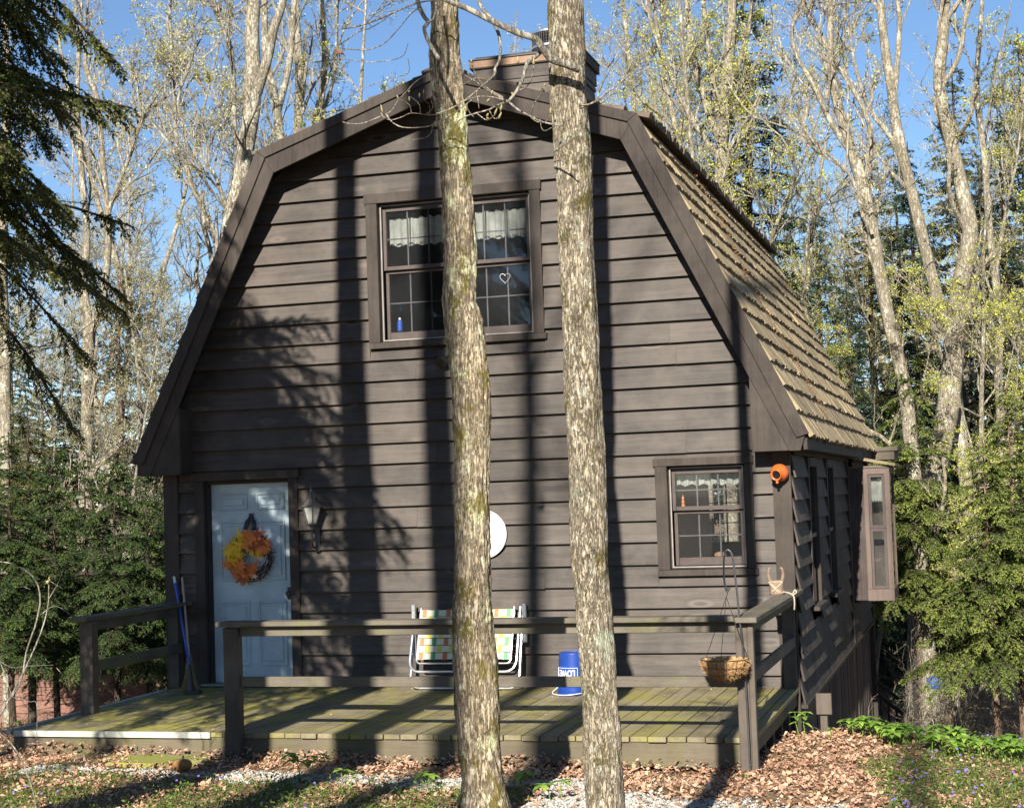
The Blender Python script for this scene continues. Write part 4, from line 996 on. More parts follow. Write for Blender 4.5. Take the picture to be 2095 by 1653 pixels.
# --- the two foreground trunks
def hero(name, label, Y, edges, base_ext, top_ext, mat, seed, amp, fr, flare):
    ctr = []; 
    for (y, l, r) in edges:
        p, t_ = depth_at((l + r) / 2, y, Y); ctr.append((p, (r - l) / 2 / FPX * t_))
    ctr = ctr[::-1] if ctr[0][0].z > ctr[-1][0].z else ctr
    ctr = base_ext(ctr); ctr = ctr + top_ext(ctr)
    pts = np.array([tuple(p) for p, r in ctr]); rad = np.array([r for p, r in ctr])
    zs = pts[:, 2]; z0, z1 = zs[0], zs[-1]; zz = np.concatenate([np.arange(z0, 6.6, .014), np.arange(6.6, z1, .12)]); n = 110; V = []
    for z in zz:
        cx_, cy_, r = np.interp(z, zs, pts[:, 0]), np.interp(z, zs, pts[:, 1]), np.interp(z, zs, rad)
        fl = flare * math.exp(-max(z - z0 - .12, 0) / .16)
        fine = z < 6.7
        for j in range(n):
            a = 6.28318 * j / n; ca, sa = math.cos(a), math.sin(a); rr = r * (1 + fl * (.6 + .7 * max(0, math.cos(a * 4 + seed))))
            if fine:
                q = Vector((ca * r * fr + seed, sa * r * fr, z * fr * .17)); w_ = mn.noise((ca * .8, sa * .8, z * 3.1)) * .35
                n1 = 1 - abs(mn.noise(q + Vector((w_, w_, 0)))) * 2.2; n2 = mn.noise(q * 2.7 + Vector((0, 0, z * fr * .5))); n3 = mn.noise((ca * 1.2 + seed, sa * 1.2, z * 1.9))
                n4 = mn.noise((ca * 2.2 + seed, sa * 2.2, z * 5.5)); rr += amp * (n1 * .8 + n2 * .7) + .016 * n3 + .007 * n4
            V.append((cx_ + rr * ca, cy_ + rr * sa, z))
    K = len(zz); I = np.arange(K * n).reshape(K, n); F = np.stack([I[:-1], np.roll(I[:-1], -1, 1), np.roll(I[1:], -1, 1), I[1:]], -1).reshape(-1, 4)
    e = empty(name, Vector(pts[0]), label, 'tree'); link('trunk', npmesh('trunk', V, F, smooth=True), mat, e)
    return e, pts, rad
T1 = [(0, 884, 939), (110, 881, 940), (170, 885, 944), (260, 896, 954), (370, 903, 966), (500, 910, 973), (550, 910, 972), (620, 906, 972), (660, 910, 986), (720, 917, 991), (800, 927, 1002), (850, 926, 1002), (900, 930, 1000), (1000, 932, 1000), (1100, 933, 1001),
      (1210, 932, 1005), (1228, 926, 1005), (1300, 924, 1008), (1400, 928, 1017), (1450, 930, 1019), (1530, 940, 1023), (1600, 946, 1029), (1645, 944, 1038)]
T2 = [(0, 1120, 1189), (110, 1124, 1196), (200, 1127, 1201), (300, 1135, 1205), (400, 1140, 1207), (550, 1147, 1215), (700, 1156, 1223), (850, 1158, 1228), (1000, 1166, 1239), (1100, 1169, 1244), (1200, 1176, 1249), (1350, 1185, 1259), (1450, 1192, 1265), (1550, 1197, 1273), (1653, 1200, 1278)]
def bext(ctr):
    p, r = ctr[0]; z = thf(p.x, p.y) - .12
    return ([(Vector((p.x + (p.z - z) * .03, p.y, z)), r * 1.03)] + ctr) if p.z > z + .02 else ctr
def text_(ctr):
    p, r = ctr[-1]; q, _ = ctr[-3]; d = (p - q); d = d / d.z; return [(p + d * k, r * f) for k, f in ((1.5, .93), (4, .78), (7, .6), (10, .35), (12, .12))]
Y1, Y2 = -5.35, -8.2
t1, p1, r1_ = hero('maple_tree', 'nearer left of the two big trunks, furrowed bark with moss, before the deck', Y1, T1, bext, text_, M_BARK1, 3, .0095, 30, .28)
t2, p2, r2_ = hero('maple_tree', 'right one of the two big foreground trunks, speckled with lichen, cut by the lower frame', Y2, T2, bext, text_, M_BARK2, 9, .0040, 60, .2)
for e, P_, R_, sd in ((t1, p1, r1_, 21), (t2, p2, r2_, 22)):
    k = P_[:, 2] > 8.2; g = np.random.default_rng(sd); P3, R3 = resample(P_[k], R_[k], 8)
    (V, F), (LV, LF_, var) = crown([(P3, R3)], g, t0=.2, nl=7, l1=(2.6,), nsub=(4, 3, 3), leaft=.3)
    link('upper_branches', npmesh('upper_branches', V, F), M_TWIG, e)
    link('leaves', npmesh('leaves', LV, LF_, var), M_BUD, e)
# low branches with swelling buds near the top of the picture
def pxtube(L, Y, r, dy=0):
    pts = []
    for i, (x, y) in enumerate(L): pts.append(at(x, y, Y + dy * i / max(1, len(L) - 1)))
    P = bez(pts, 5); k = len(P) - 1
    return P, [r[0] + (r[1] - r[0]) * i / k for i in range(k + 1)]
def branches(parent, Y, main, twigs, buds, mats):
    q = MB()
    for L, r in main: P, R = pxtube(L, Y, r, -.25); q.tube(P, R, 8)
    q.build('low_branch', mats[0], parent, smooth=True)
    q = MB()
    for L, r in twigs: P, R = pxtube(L, Y, r, -.12); q.tube(P, R, 6)
    q.build('twigs', mats[1], parent, smooth=True)
    for (x, y, dx, dy_) in buds:
        q = MB(); a = at(x, y, Y - .1); b = at(x + dx, y + dy_, Y - .12); P = [a, a.lerp(b, .3), a.lerp(b, .65), b]; q.tube(P, [.0022, .0058, .0046, .0008], 7); q.build('bud', mats[2], parent, smooth=True)
M_BUDB = flat('pale_bud', (.42, .36, .17), .6, .3, nz=30, trans=.2)
main2 = [([(1186, 142), (1160, 132), (1130, 122), (1112, 102), (1095, 80), (1060, 68), (1010, 45), (960, 20), (940, 12), (905, -3), (870, -20)], (.020, .010)),
         ([(1112, 98), (1098, 115), (1080, 128), (1068, 165), (1055, 190), (1040, 208)], (.011, .006)),
         ([(1040, 208), (1060, 225), (1085, 238), (1110, 250), (1150, 258)], (.005, .004)),
         ([(975, -10), (985, 15), (1005, 40), (1020, 70), (1024, 100), (1021, 125), (1013, 140), (1012, 152), (1000, 165), (985, 178)], (.009, .005))]
tw2 = [([(985, 178), (965, 195), (940, 213), (915, 226), (893, 233)], (.0045, .003)),
       ([(1040, 208), (1020, 215), (1000, 225), (975, 232), (950, 240), (930, 255)], (.0045, .003)),
       ([(1040, 208), (1010, 200), (980, 198), (955, 205), (935, 215)], (.004, .002)),
       ([(1040, 208), (1015, 195), (990, 180), (970, 165), (950, 155), (930, 150)], (.0035, .002)),
       ([(1030, 200), (1003, 185), (985, 170), (972, 150), (965, 130)], (.003, .002)),
       ([(1000, 165), (975, 160), (955, 170), (930, 180)], (.003, .002)),
       ([(1055, 186), (1075, 180), (1088, 160), (1092, 135)], (.003, .002)),
       ([(1000, 225), (1012, 243), (1022, 238), (1024, 228)], (.003, .002)),
       ([(975, 232), (995, 246), (1008, 240), (1012, 236)], (.003, .002)),
       ([(1085, 238), (1092, 215), (1105, 195), (1114, 178)], (.003, .0015)),
       ([(1085, 240), (1100, 250), (1118, 248), (1127, 235)], (.003, .0015)),
       ([(1105, 245), (1108, 262), (1115, 268), (1128, 262)], (.0025, .0015)),
       ([(985, 178), (975, 190), (978, 205), (980, 222)], (.0025, .0015)),
       ([(965, 195), (955, 215), (962, 232), (970, 240)], (.0025, .0015)),
       ([(1187, 222), (1210, 212), (1235, 196), (1268, 170), (1300, 140)], (.005, .002)),
       ([(1187, 216), (1205, 214), (1225, 206), (1240, 195)], (.004, .002))]
bd2 = [(1024, 228, 3, -14), (1012, 236, 5, -14), (1114, 178, 1, -6), (1127, 235, -1, -14), (965, 130, -1, -8), (1092, 135, 0, -16), (1060, 132, -1, -16), (954, 230, -2, -14), (1000, 245, -4, -4), (1020, 244, 6, -14), (996, 210, 6, -8), (1006, 195, 2, -10), (1050, 197, -3, -8), (996, 240, 3, -8)]
branches(t2, Y2 - .15, main2, tw2, bd2, (M_TWIG, M_TWIGT, M_BUDB))
main1 = [([(851, -15), (858, 15), (868, 35), (876, 45), (872, 52), (868, 60), (874, 80), (888, 105), (898, 122)], (.014, .012)),
         ([(893, -8), (892, 20), (886, 40), (876, 46)], (.009, .006))]
tw1 = [([(700, 250), (720, 254), (745, 252), (780, 238), (800, 228), (815, 205), (830, 190)], (.004, .003)),
       ([(790, 233), (800, 248), (820, 260), (850, 262), (880, 258), (900, 248), (925, 235), (945, 220), (965, 205)], (.0045, .003)),
       ([(780, 232), (785, 240), (800, 246), (822, 240), (842, 232), (880, 236), (905, 232)], (.004, .002)),
       ([(830, 190), (848, 170), (868, 155), (885, 140)], (.003, .002)),
       ([(842, 232), (838, 216), (826, 208), (815, 202)], (.003, .0015)),
       ([(860, 235), (858, 215), (846, 203), (838, 198)], (.003, .0015)),
       ([(880, 236), (878, 215), (868, 205), (866, 190)], (.003, .0015)),
       ([(870, 236), (885, 222), (882, 205), (880, 190)], (.003, .0015)),
       ([(885, 256), (882, 272), (870, 282), (843, 287)], (.003, .0015)),
       ([(905, 248), (930, 232), (950, 215)], (.004, .002)),
       ([(700, 60), (740, 52), (780, 38), (820, 20), (850, 8), (880, 2), (905, -2)], (.006, .004)),
       ([(700, 100), (750, 102), (785, 90), (815, 60), (840, 30), (855, 18)], (.004, .003)),
       ([(640, 128), (700, 122), (760, 128), (820, 118), (835, 90)], (.003, .002)),
       ([(700, 210), (725, 190), (760, 175), (800, 160), (835, 150), (835, 120)], (.0025, .002))]
bd1 = [(783, 232, -4, -18), (815, 203, -3, -8), (838, 208, -1, -10), (858, 200, 0, -10), (866, 192, 1, -9), (950, 226, 2, -10), (835, 190, 4, -5)]
branches(t1, Y1 - .25, main1, tw1, bd1, (M_TWIG, M_TWIGT, M_BUDB))
c = at(695, 112, Y1 - .3); q = MB(); rr = random.Random(5)
for k in range(4): mleaf(q, c + Vector((rr.uniform(-.02, .02), rr.uniform(-.02, .02), rr.uniform(-.01, .02))), (rr.uniform(-1, 1), -1, rr.uniform(-.6, .6)), .05, rr.uniform(0, 6), 1.2)
q.tube([c, at(693, 95, Y1 - .3), at(700, 60, Y1 - .25)], .0015, 4); q.va = .5
q.build('hanging_dead_leaf', flat('dead_leaf_brown', (.40, .23, .14), .8, .2, nz=20, trans=.2), t1)
# --- traced trees behind the cabin
K = dict
px = px_stem
maple('thick forked grey maple right behind the left roof slope', [toground(px(14, [(455, 620, 36), (465, 500, 35), (480, 420, 35), (500, 320, 36), (518, 200, 34), (516, 80, 30), (522, -60, 26), (530, -300, 16), (535, -600, 5)])), px(14, [(520, 210, 22), (545, 130, 20), (560, 60, 18), (583, -20, 15), (600, -250, 6)]), px(14.1, [(496, 300, 12), (480, 260, 11), (477, 160, 11), (470, 90, 9), (445, 30, 8), (420, -60, 5)]), px(14, [(470, 438, 14), (455, 400, 10), (440, 360, 8), (420, 330, 5)])], M_BARKG, M_TWIG, M_BUDT, 31, t0=.35, nl=12, l1=(2.6,), nsub=(5, 4, 4), leafn=1, leaft=.25)
maple('slim double trunk just right of the thick forked maple', [toground(px(19, [(578, 420, 20), (574, 300, 20), (562, 200, 18), (545, 120, 16), (540, -50, 12), (540, -400, 4)])), px(19, [(566, 240, 14), (590, 140, 13), (600, 40, 12), (606, -150, 6)])], M_BARKG, M_TWIG, M_BUDT, 32, t0=.3, nl=10, l1=(2.4,), nsub=(5, 4, 4), leafn=1, leaft=.3)
maple('pale trunk rising above the middle of the left roof slope', [toground(px(22, [(610, 420, 20), (608, 300, 19), (613, 150, 18), (606, 30, 15), (600, -250, 5)]))], M_BARKL, M_TWIG, M_BUDT, 33, t0=.4, nl=12, l1=(2.5,), nsub=(5, 4, 4), leafn=1, leaft=.3)
maple('pale slender trunk left of the ridge among thin upright stems', [toground(px(24, [(650, 400, 15), (655, 240, 14), (665, 110, 13), (655, -50, 10), (660, -300, 4)])), px(24, [(656, 240, 8), (685, 150, 7), (690, 20, 6), (700, -150, 3)])], M_BARKL, M_TWIG, M_BUDT, 34, t0=.35, nl=10, l1=(2.2,), nsub=(5, 4, 4), leafn=1, leaft=.3)
maple('thin maple with wide V fork standing in the blue gap left of the cabin', [toground(px(17, [(470, 620, 14), (447, 508, 13), (415, 430, 12), (390, 370, 11), (378, 330, 11)])), px(17, [(378, 330, 9), (362, 290, 8), (357, 210, 7), (352, 120, 6), (345, -40, 3)]), px(17, [(378, 330, 8), (383, 300, 7), (372, 240, 6), (365, 200, 5), (400, 100, 3), (420, 0, 2)]), px(17, [(388, 370, 7), (350, 300, 6), (310, 250, 5), (270, 190, 3)])], M_BARKG, M_TWIG, M_BUDT, 35, t0=.25, nl=8, l1=(1.7,), nsub=(5, 4, 3), leafn=2, leaft=.5)
maple('tan forked maple with a long straight bole in the left woods', [toground(px(11, [(175, 1000, 30), (178, 880, 27), (180, 760, 25), (182, 690, 27), (188, 650, 26)])), px(11, [(184, 670, 16), (172, 580, 15), (178, 480, 14), (165, 330, 12), (158, 200, 10), (165, 60, 6), (170, -80, 3)]), px(11, [(190, 670, 17), (212, 600, 15), (222, 480, 14), (210, 330, 12), (198, 200, 11), (175, 130, 8), (180, 0, 4)]), px(11, [(222, 430, 9), (245, 370, 8), (270, 310, 7), (290, 250, 5), (330, 180, 3)])], M_BARKL, M_TWIGT, M_BUDT, 36, t0=.2, nl=8, l1=(2.0,), nsub=(5, 4, 4), leafn=1, leaft=.3)
maple('pale trunk at the far left edge behind the hemlock boughs', [toground(px(9, [(12, 900, 24), (10, 720, 23), (4, 560, 22), (8, 400, 20), (12, 200, 17), (10, -50, 10), (10, -300, 3)]))], M_BARKL, M_TWIGT, M_BUDT, 37, t0=.35, nl=10, l1=(2.0,), nsub=(5, 4, 4), leafn=1, leaft=.3)
# right of the roof
maple('leaning pale maple nearest the roof on the right, its dark limb reaching up left', [toground(px(13, [(1885, 1150, 32), (1866, 930, 30), (1850, 790, 28), (1820, 660, 27), (1800, 560, 27), (1775, 420, 25), (1750, 330, 24)])), px(13, [(1752, 340, 22), (1725, 255, 20), (1706, 180, 18), (1698, 110, 14), (1700, -20, 11), (1705, -250, 4)]), px(13, [(1752, 330, 14), (1700, 250, 12), (1672, 190, 11), (1650, 150, 10), (1628, 110, 8), (1620, 60, 6), (1640, 0, 4)]), px(13, [(1768, 400, 13), (1782, 290, 11), (1770, 230, 10), (1740, 175, 9), (1700, 110, 8), (1670, 60, 6), (1640, 10, 4)]), px(12.8, [(1785, 480, 8), (1745, 370, 7), (1700, 320, 6), (1630, 270, 5), (1540, 240, 3)])], M_BARKL, M_TWIGT, M_BUDT, 41, t0=.2, nl=7, l1=(2.0,), nsub=(5, 4, 4), leafn=2, leaft=.22, leaf=.036)
maple('straight pale maple second from the roof on the right', [toground(px(16, [(1950, 760, 26), (1925, 640, 25), (1900, 540, 24), (1872, 420, 23), (1838, 280, 22), (1822, 170, 19), (1806, 60, 17), (1798, -60, 13), (1790, -300, 4)])), px(16, [(1848, 330, 13), (1815, 270, 11), (1790, 240, 10), (1765, 190, 8), (1740, 90, 5), (1730, 0, 3)]), px(16, [(1830, 200, 12), (1840, 60, 10), (1836, -40, 8), (1850, -200, 3)])], M_BARKL, M_TWIGT, M_BUD, 42, t0=.3, nl=9, l1=(2.2,), nsub=(5, 4, 4), leafn=2, leaft=.25, leaf=.036)
maple('massive mottled trunk standing tall in the right woods', [toground(px(15, [(1878, 1400, 48), (1886, 1200, 46), (1905, 1020, 44), (1935, 860, 44), (1952, 720, 42), (1962, 600, 38), (1985, 480, 32), (1968, 390, 28), (1945, 290, 26), (1922, 180, 25), (1930, 60, 23), (1935, -80, 18), (1930, -350, 5)])), px(15, [(1922, 185, 12), (1960, 120, 10), (1975, 40, 8), (1990, -60, 4)])], M_BARKL, M_TWIGT, M_BUD, 43, t0=.4, nl=11, l1=(2.8,), nsub=(5, 5, 4), leafn=2, leaft=.25, leaf=.036)
maple('slender pale trunk near the right edge of the picture', [toground(px(18, [(2050, 900, 18), (2042, 760, 18), (2045, 640, 17), (2025, 480, 15), (2015, 330, 13), (1998, 180, 11), (2010, 0, 8), (2015, -250, 3)])), px(18, [(2038, 560, 8), (2060, 420, 7), (2080, 330, 5), (2095, 200, 3)])], M_BARKG, M_TWIG, M_BUD, 44, t0=.3, nl=10, l1=(2.2,), nsub=(5, 4, 4), leafn=2, leaft=.25, leaf=.036)
maple('bright pale trunk with fan of limbs just behind the top of the right roof slope', [toground(px(20, [(1478, 560, 26), (1474, 400, 25), (1478, 260, 24), (1490, 130, 22), (1497, 20, 19), (1500, -200, 9), (1500, -400, 3)])), px(20, [(1475, 300, 15), (1440, 200, 14), (1415, 90, 12), (1400, -30, 9), (1380, -200, 4)]), px(20, [(1475, 260, 12), (1455, 140, 11), (1440, 20, 9), (1430, -120, 4)]), px(20, [(1482, 220, 11), (1515, 120, 10), (1535, 40, 8), (1545, -80, 4)]), px(20, [(1474, 330, 13), (1420, 250, 12), (1375, 160, 10), (1330, 40, 7), (1310, -80, 4)])], M_BARKL, M_TWIGT, M_YEL, 45, t0=.15, nl=8, l1=(2.2,), nsub=(5, 5, 4), leafn=3, leaft=.4, leaf=.042)
maple('thin pale stem beside the bright fan shaped tree at the roof edge', [toground(px(21, [(1492, 520, 12), (1490, 390, 12), (1488, 280, 10), (1492, 150, 8), (1520, 0, 4)]))], M_BARKL, M_TWIGT, M_YEL, 46, t0=.3, nl=8, l1=(1.6,), nsub=(4, 4, 4), leafn=3, leaft=.4, leaf=.042)
# --- generic deciduous trees filling the woods behind
def lib_maple(seed, H, r0, bark, twig, leafmat, leaf, leaft, lean=.03, fork=True):
    g = np.random.default_rng(seed); P = [Vector((0, 0, -.6))]; d = Vector((g.normal(0, lean), g.normal(0, lean), 1))
    n = 9
    for i in range(n): d = (d + Vector((g.normal(0, .05), g.normal(0, .05), 0))).normalized(); P.append(P[-1] + d * (H + .6) / n)
    R = [r0 * (1.25 if i == 0 else 1 - .95 * (i / n) ** 1.1) for i in range(n + 1)]
    stems = [(P, R)]
    if fork:
        k = int(g.integers(3, 5)); a = g.uniform(0, 6.28); d2 = Vector((math.cos(a) * .35, math.sin(a) * .35, 1)).normalized(); Q = [P[k]]
        for i in range(6): d2 = (d2 + Vector((g.normal(0, .05), g.normal(0, .05), .05))).normalized(); Q.append(Q[-1] + d2 * H * .09)
        stems.append((Q, [R[k] * .7 * (1 - .9 * i / 6) for i in range(7)]))
    tm = [trunk_tube('trunk', p, r, None, None, 9, seed) for p, r in stems]
    SS = [resample(p, r, 14) for p, r in stems]
    (V, F), (LV, LF_, var) = crown(SS, g, t0=.28, nl=17, l1=(H * .17,), up=.22, nsub=(5, 5, 4), leafn=3, leaft=leaft, leaf=leaf, rmin=.005, ang1=(35, 75))
    bm_, lm_ = npmesh('branches', V, F), npmesh('leaves', LV, LF_, var)
    for m_ in tm: m_.materials.append(bark)
    bm_.materials.append(twig); lm_.materials.append(leafmat)
    return tm, bm_, lm_
LIB = [lib_maple(101, 17, .17, M_BARKG, M_TWIG, M_BUDT, .04, .2), lib_maple(102, 19, .20, M_BARKL, M_TWIGT, M_BUD, .036, .24), lib_maple(103, 15, .12, M_BARKG, M_TWIG, M_BUDT, .04, .2, .06),
       lib_maple(104, 16, .13, M_BARKL, M_TWIGT, M_YEL, .038, .3, .05), lib_maple(105, 18, .16, M_BARKL, M_TWIGT, M_BUDT, .04, .22), lib_maple(106, 12, .08, M_BARKG, M_TWIGT, M_YEL, .045, .38, .08, False)]
def place_lib(k, x, y, s, rz, label, group, name='maple_tree'):
    tm, b, l = LIB[k]; e = empty(name, (x, y, thf(x, y)), label, 'tree', group); e.rotation_euler = (0, 0, rz); e.scale = (s, s, s)
    for i, m_ in enumerate(tm): link('trunk' if i == 0 else 'limb', m_, None, e, False)
    link('branches', b, None, e, False); link('leaves', l, None, e, False); return e
rw_ = random.Random(77)
GL, GC, GR = 'bare grey trees deep in the woods left of the cabin', 'grey trees whose crowns show above the cabin roof', 'budding trees deep in the woods right of the cabin'
LL = {GL: 'bare grey tree deep in the woods left of the cabin', GC: 'grey tree far behind the cabin, only its crown showing above the roof', GR: 'pale budding tree deep in the woods right of the cabin'}
spots = []
for (x0, x1, n, gp, ks, y0, y1) in ((-60, 460, 5, GL, (0, 2, 0, 2, 4), 20, 46), (480, 1300, 11, GC, (0, 4, 1, 2, 3), 18, 44), (1250, 1560, 7, GC, (1, 3, 4, 1), 18, 40), (1580, 2150, 9, GR, (1, 4, 1, 0, 3, 5), 19, 44)):
    for i in range(n):
        X = x0 + (x1 - x0) * (i + .5 + rw_.uniform(-.45, .45)) / n; Y = rw_.uniform(y0, y1) ; p = at(X, 1000, Y)
        spots.append((rw_.choice(ks), p.x, Y, rw_.uniform(.85, 1.2), rw_.uniform(0, 6.28), gp))
for (k, x, y, s, rz, gp) in spots: place_lib(k, x, y, s, rz, LL[gp], gp)
# understorey saplings with fresh leaves
for (X, Y, s, k) in ((1825, 23, .75, 5), (1848, 25, .8, 5), (1600, 12, .55, 5), (1760, 14, .62, 5), (1930, 11.5, .6, 5), (2010, 10, .55, 5), (2080, 12, .6, 5), (1640, 17, .7, 3), (1990, 14, .65, 3), (1720, 20, .7, 3)):
    p = at(X, 1000, Y); place_lib(k, p.x, Y, s, rw_.uniform(0, 6.28), 'slim young tree with yellow green leaves in the understorey right of the cabin', 'young trees in the understorey', 'sapling')
for (X, Y, s, k) in ((30, 12, .55, 2), (120, 10, .5, 2), (260, 9, .5, 2), (330, 13, .6, 2), (90, 15, .7, 2), (225, 16, .75, 2)):
    p = at(X, 1000, Y); place_lib(k, p.x, Y, s, rw_.uniform(0, 6.28), 'thin bare young tree among the hemlocks left of the cabin', 'bare young trees among the hemlocks', 'sapling')
# --- conifers
def conifer_mesh(seed, H, Rb, bare, nb, droop, fine=.055, nl=.07, nw=.016, twig_gap=.10, dead=0, up0=.15, r0=None, dens=1.0, tip=.9, shape=.85, cap=99):
    g = np.random.default_rng(seed); z = bare + (H - bare) * (g.random(nb) ** 1.15) * .985; az = g.uniform(0, 6.283, nb)
    L = Rb * np.maximum(.05, (1 - (z - bare * .6) / (H - bare * .6)) ** shape) * g.uniform(.6, 1.12, nb) + .12; L = np.minimum(L, cap * g.uniform(.75, 1.1, nb))
    K = 7; s = np.linspace(0, 1, K + 1)[None, :]; hd = np.stack([np.cos(az), np.sin(az)], -1)
    rise = up0 * s - droop * s ** 2 * (1 + .3 * g.normal(0, 1, (nb, 1))); 
    bendv = g.normal(0, .12, (nb, 1)) * s ** 2
    P = np.zeros((nb, K + 1, 3)); tx = np.stack([-hd[:, 1], hd[:, 0]], -1)
    P[:, :, :2] = hd[:, None] * (s * L[:, None])[..., None] + tx[:, None] * (bendv * L[:, None])[..., None]; P[:, :, 2] = z[:, None] + rise * L[:, None]
    r0 = r0 or H * .014
    Rr = (.006 + .012 * L)[:, None] * np.linspace(1, .2, K + 1)[None]; SG = [segs(P, Rr)]
    # side twigs
    cnt = np.maximum(4, (L / twig_gap * dens).astype(int) * 2); par = np.repeat(np.arange(nb), cnt); N = len(par)
    t = g.uniform(.12, 1, N) ** .85 * K; i = np.minimum(t.astype(int), K - 1); f = (t - i)[:, None]; S = P[par, i] * (1 - f) + P[par, i + 1] * f; T = unit(P[par, i + 1] - P[par, i])
    sd = np.where(g.random(N) < .5, 1., -1.)[:, None]; side = unit(np.cross(T, np.array([0, 0, 1.]))) * sd; tl = (.34 * L[par] * (1 - t / K) ** .65 + .10) * g.uniform(.6, 1.2, N)
    Q, RQ = grow(S, T * .75 + side * .8 + g.normal(0, .12, (N, 3)), tl, np.full(N, .004), 4, .10, -.10 - droop * .12, g, .4); SG.append(segs(Q, RQ))
    # needles along side twigs
    m = np.maximum(2, (tl / fine).astype(int)); par2 = np.repeat(np.arange(N), m * 2); M = len(par2); t = g.uniform(.0, 1, M) * 4; i = np.minimum(t.astype(int), 3); f = (t - i)[:, None]
    C = Q[par2, i] * (1 - f) + Q[par2, i + 1] * f; T2 = unit(Q[par2, i + 1] - Q[par2, i]); s2 = unit(np.cross(T2, np.array([0, 0, 1.]) + g.normal(0, .5, (M, 3)))) * np.where(g.random(M) < .5, 1., -1.)[:, None]
    D = unit(T2 * .75 + s2 * .8 + g.normal(0, .15, (M, 3)) + np.array([0, 0, -.08])); ln = (nl * g.uniform(.6, 1.25, M))[:, None]; W = unit(np.cross(D, g.normal(0, .5, (M, 3)) + np.array([0, 0, 1.]))) * nw
    V = np.stack([C - W * .35, C + D * ln * .5 - W, C + D * ln, C + D * ln * .5 + W], 1).reshape(-1, 3)
    # tone : grows lighter towards the tip of each bough (fresh growth)
    tt = (np.linalg.norm(C[:, :2], axis=1) / (L[par[par2]] + .01)); var = np.clip(.12 + .5 * tt ** 1.6 + g.normal(0, .16, M) + g.normal(0, .10, nb)[par[par2]], 0, 1)
    if dead:
        zz = g.uniform(.3, bare, dead); a = g.uniform(0, 6.283, dead); DD = np.stack([np.cos(a), np.sin(a), g.normal(0, .15, dead)], -1); S = np.zeros((dead, 3)); S[:, 2] = zz
        a_, ra_ = grow(S, DD, g.uniform(.4, 1.0, dead) * Rb * .6, np.full(dead, .008), 5, .12, -.02, g); SG.append(segs(a_, ra_)); b_, rb_ = spawn(a_, ra_, 5, .3, .5, (25, 60), 0, 3, .15, .6, g); SG.append(segs(b_, rb_))
    P0, P1, R0, R1 = (np.concatenate([q[j] for q in SG]) for j in range(4)); BV, BF = prisms(P0, P1, R0, R1, 3)
    nm = npmesh('needles', V, np.arange(4 * M).reshape(-1, 4), var); bm2 = npmesh('boughs', BV, BF)
    pts = [Vector((g.normal(0, .02) * H * .1, g.normal(0, .02) * H * .1, q)) for q in np.linspace(-.5, H, 9)]; pts[-1] = Vector((0, 0, H)); tm = trunk_tube('trunk', pts, [max(.008, r0 * (1 - .95 * i / 8)) for i in range(9)], None, None, 9, seed)
    return tm, bm2, nm
def conifer(cm, x, y, s, rz, label, group=None, name='hemlock_tree', mats=(M_BARKD, M_BARKD, M_NEED), z=None, tilt=0, cat='tree'):
    e = empty(name, (x, y, thf(x, y) if z is None else z), label, cat, group); e.rotation_euler = (tilt, 0, rz); e.scale = (s, s, s)
    for nm, me, mt in zip(('trunk', 'boughs', 'needles'), cm, mats):
        o = link(nm, me, None, e, False)
        if not me.materials: me.materials.append(mt)
        elif me.materials[0] != mt: o.material_slots[0].link = 'OBJECT'; o.material_slots[0].material = mt
    return e
HN = conifer_mesh(201, 10.5, 4.2, 4.15, 210, .62, .014, .038, .0070, .055, dead=14, up0=.16, cap=2.7)            # near hemlock, long drooping boughs
HS = [conifer_mesh(202, 6.5, 1.6, 2.0, 140, .34, .016, .042, .009, .06, dead=12), conifer_mesh(203, 5.4, 1.45, 1.9, 125, .38, .016, .042, .009, .06, dead=14), conifer_mesh(204, 7.5, 1.8, 2.6, 145, .32, .017, .045, .0095, .065, dead=20)]
SP = conifer_mesh(205, 17, 3.0, 1.0, 420, .30, .10, .13, .024, .15, dead=6, shape=.8)
PN = conifer_mesh(206, 11, 2.6, 2.0, 130, .10, .10, .14, .026, .17, up0=.35, dead=10, shape=.6)
p = CAM + CF * 10.6 - CR * 5.15
conifer(HN, p.x, p.y, 1, .4, 'dark hemlock with long drooping boughs hanging in at the upper left corner', mats=(M_BARKD, M_BARKD, M_NEEDN))
# hedge like hemlocks on the left
for i, (X, Y, k, s, mt) in enumerate(((20, 2.5, 0, .62, M_NEED), (110, 4.5, 1, .80, M_NEED), (175, 6.5, 2, .62, M_NEED), (235, 3.6, 1, .74, M_NEED), (300, 5.2, 0, .66, M_NEED), (340, 7.5, 2, .55, M_NEED), (60, 7.5, 2, .75, M_NEEDO), (-50, 5, 0, .8, M_NEED), (150, 12, 2, .9, M_NEED), (265, 13, 0, .85, M_NEEDO), (30, 14, 2, 1.0, M_NEED))):
    p = at(X, 1100, Y); conifer(HS[k], p.x, Y, s, i * 1.7, 'small dark hemlock in the thick row left of the cabin', 'small hemlocks left of the cabin', mats=(M_BARKD, M_BARKD, mt))
for i, (X, Y, s) in enumerate(((250, 20, .95), (320, 24, 1.0), (90, 19, .8), (370, 30, .9))):
    p = at(X, 1000, Y); conifer(PN, p.x, Y, s, i * 2.1, 'olive green pine with layered open boughs behind the hemlocks on the left', 'olive pines behind the left hemlocks', 'pine_tree', (M_BARKH, M_BARKH, M_NEEDO))
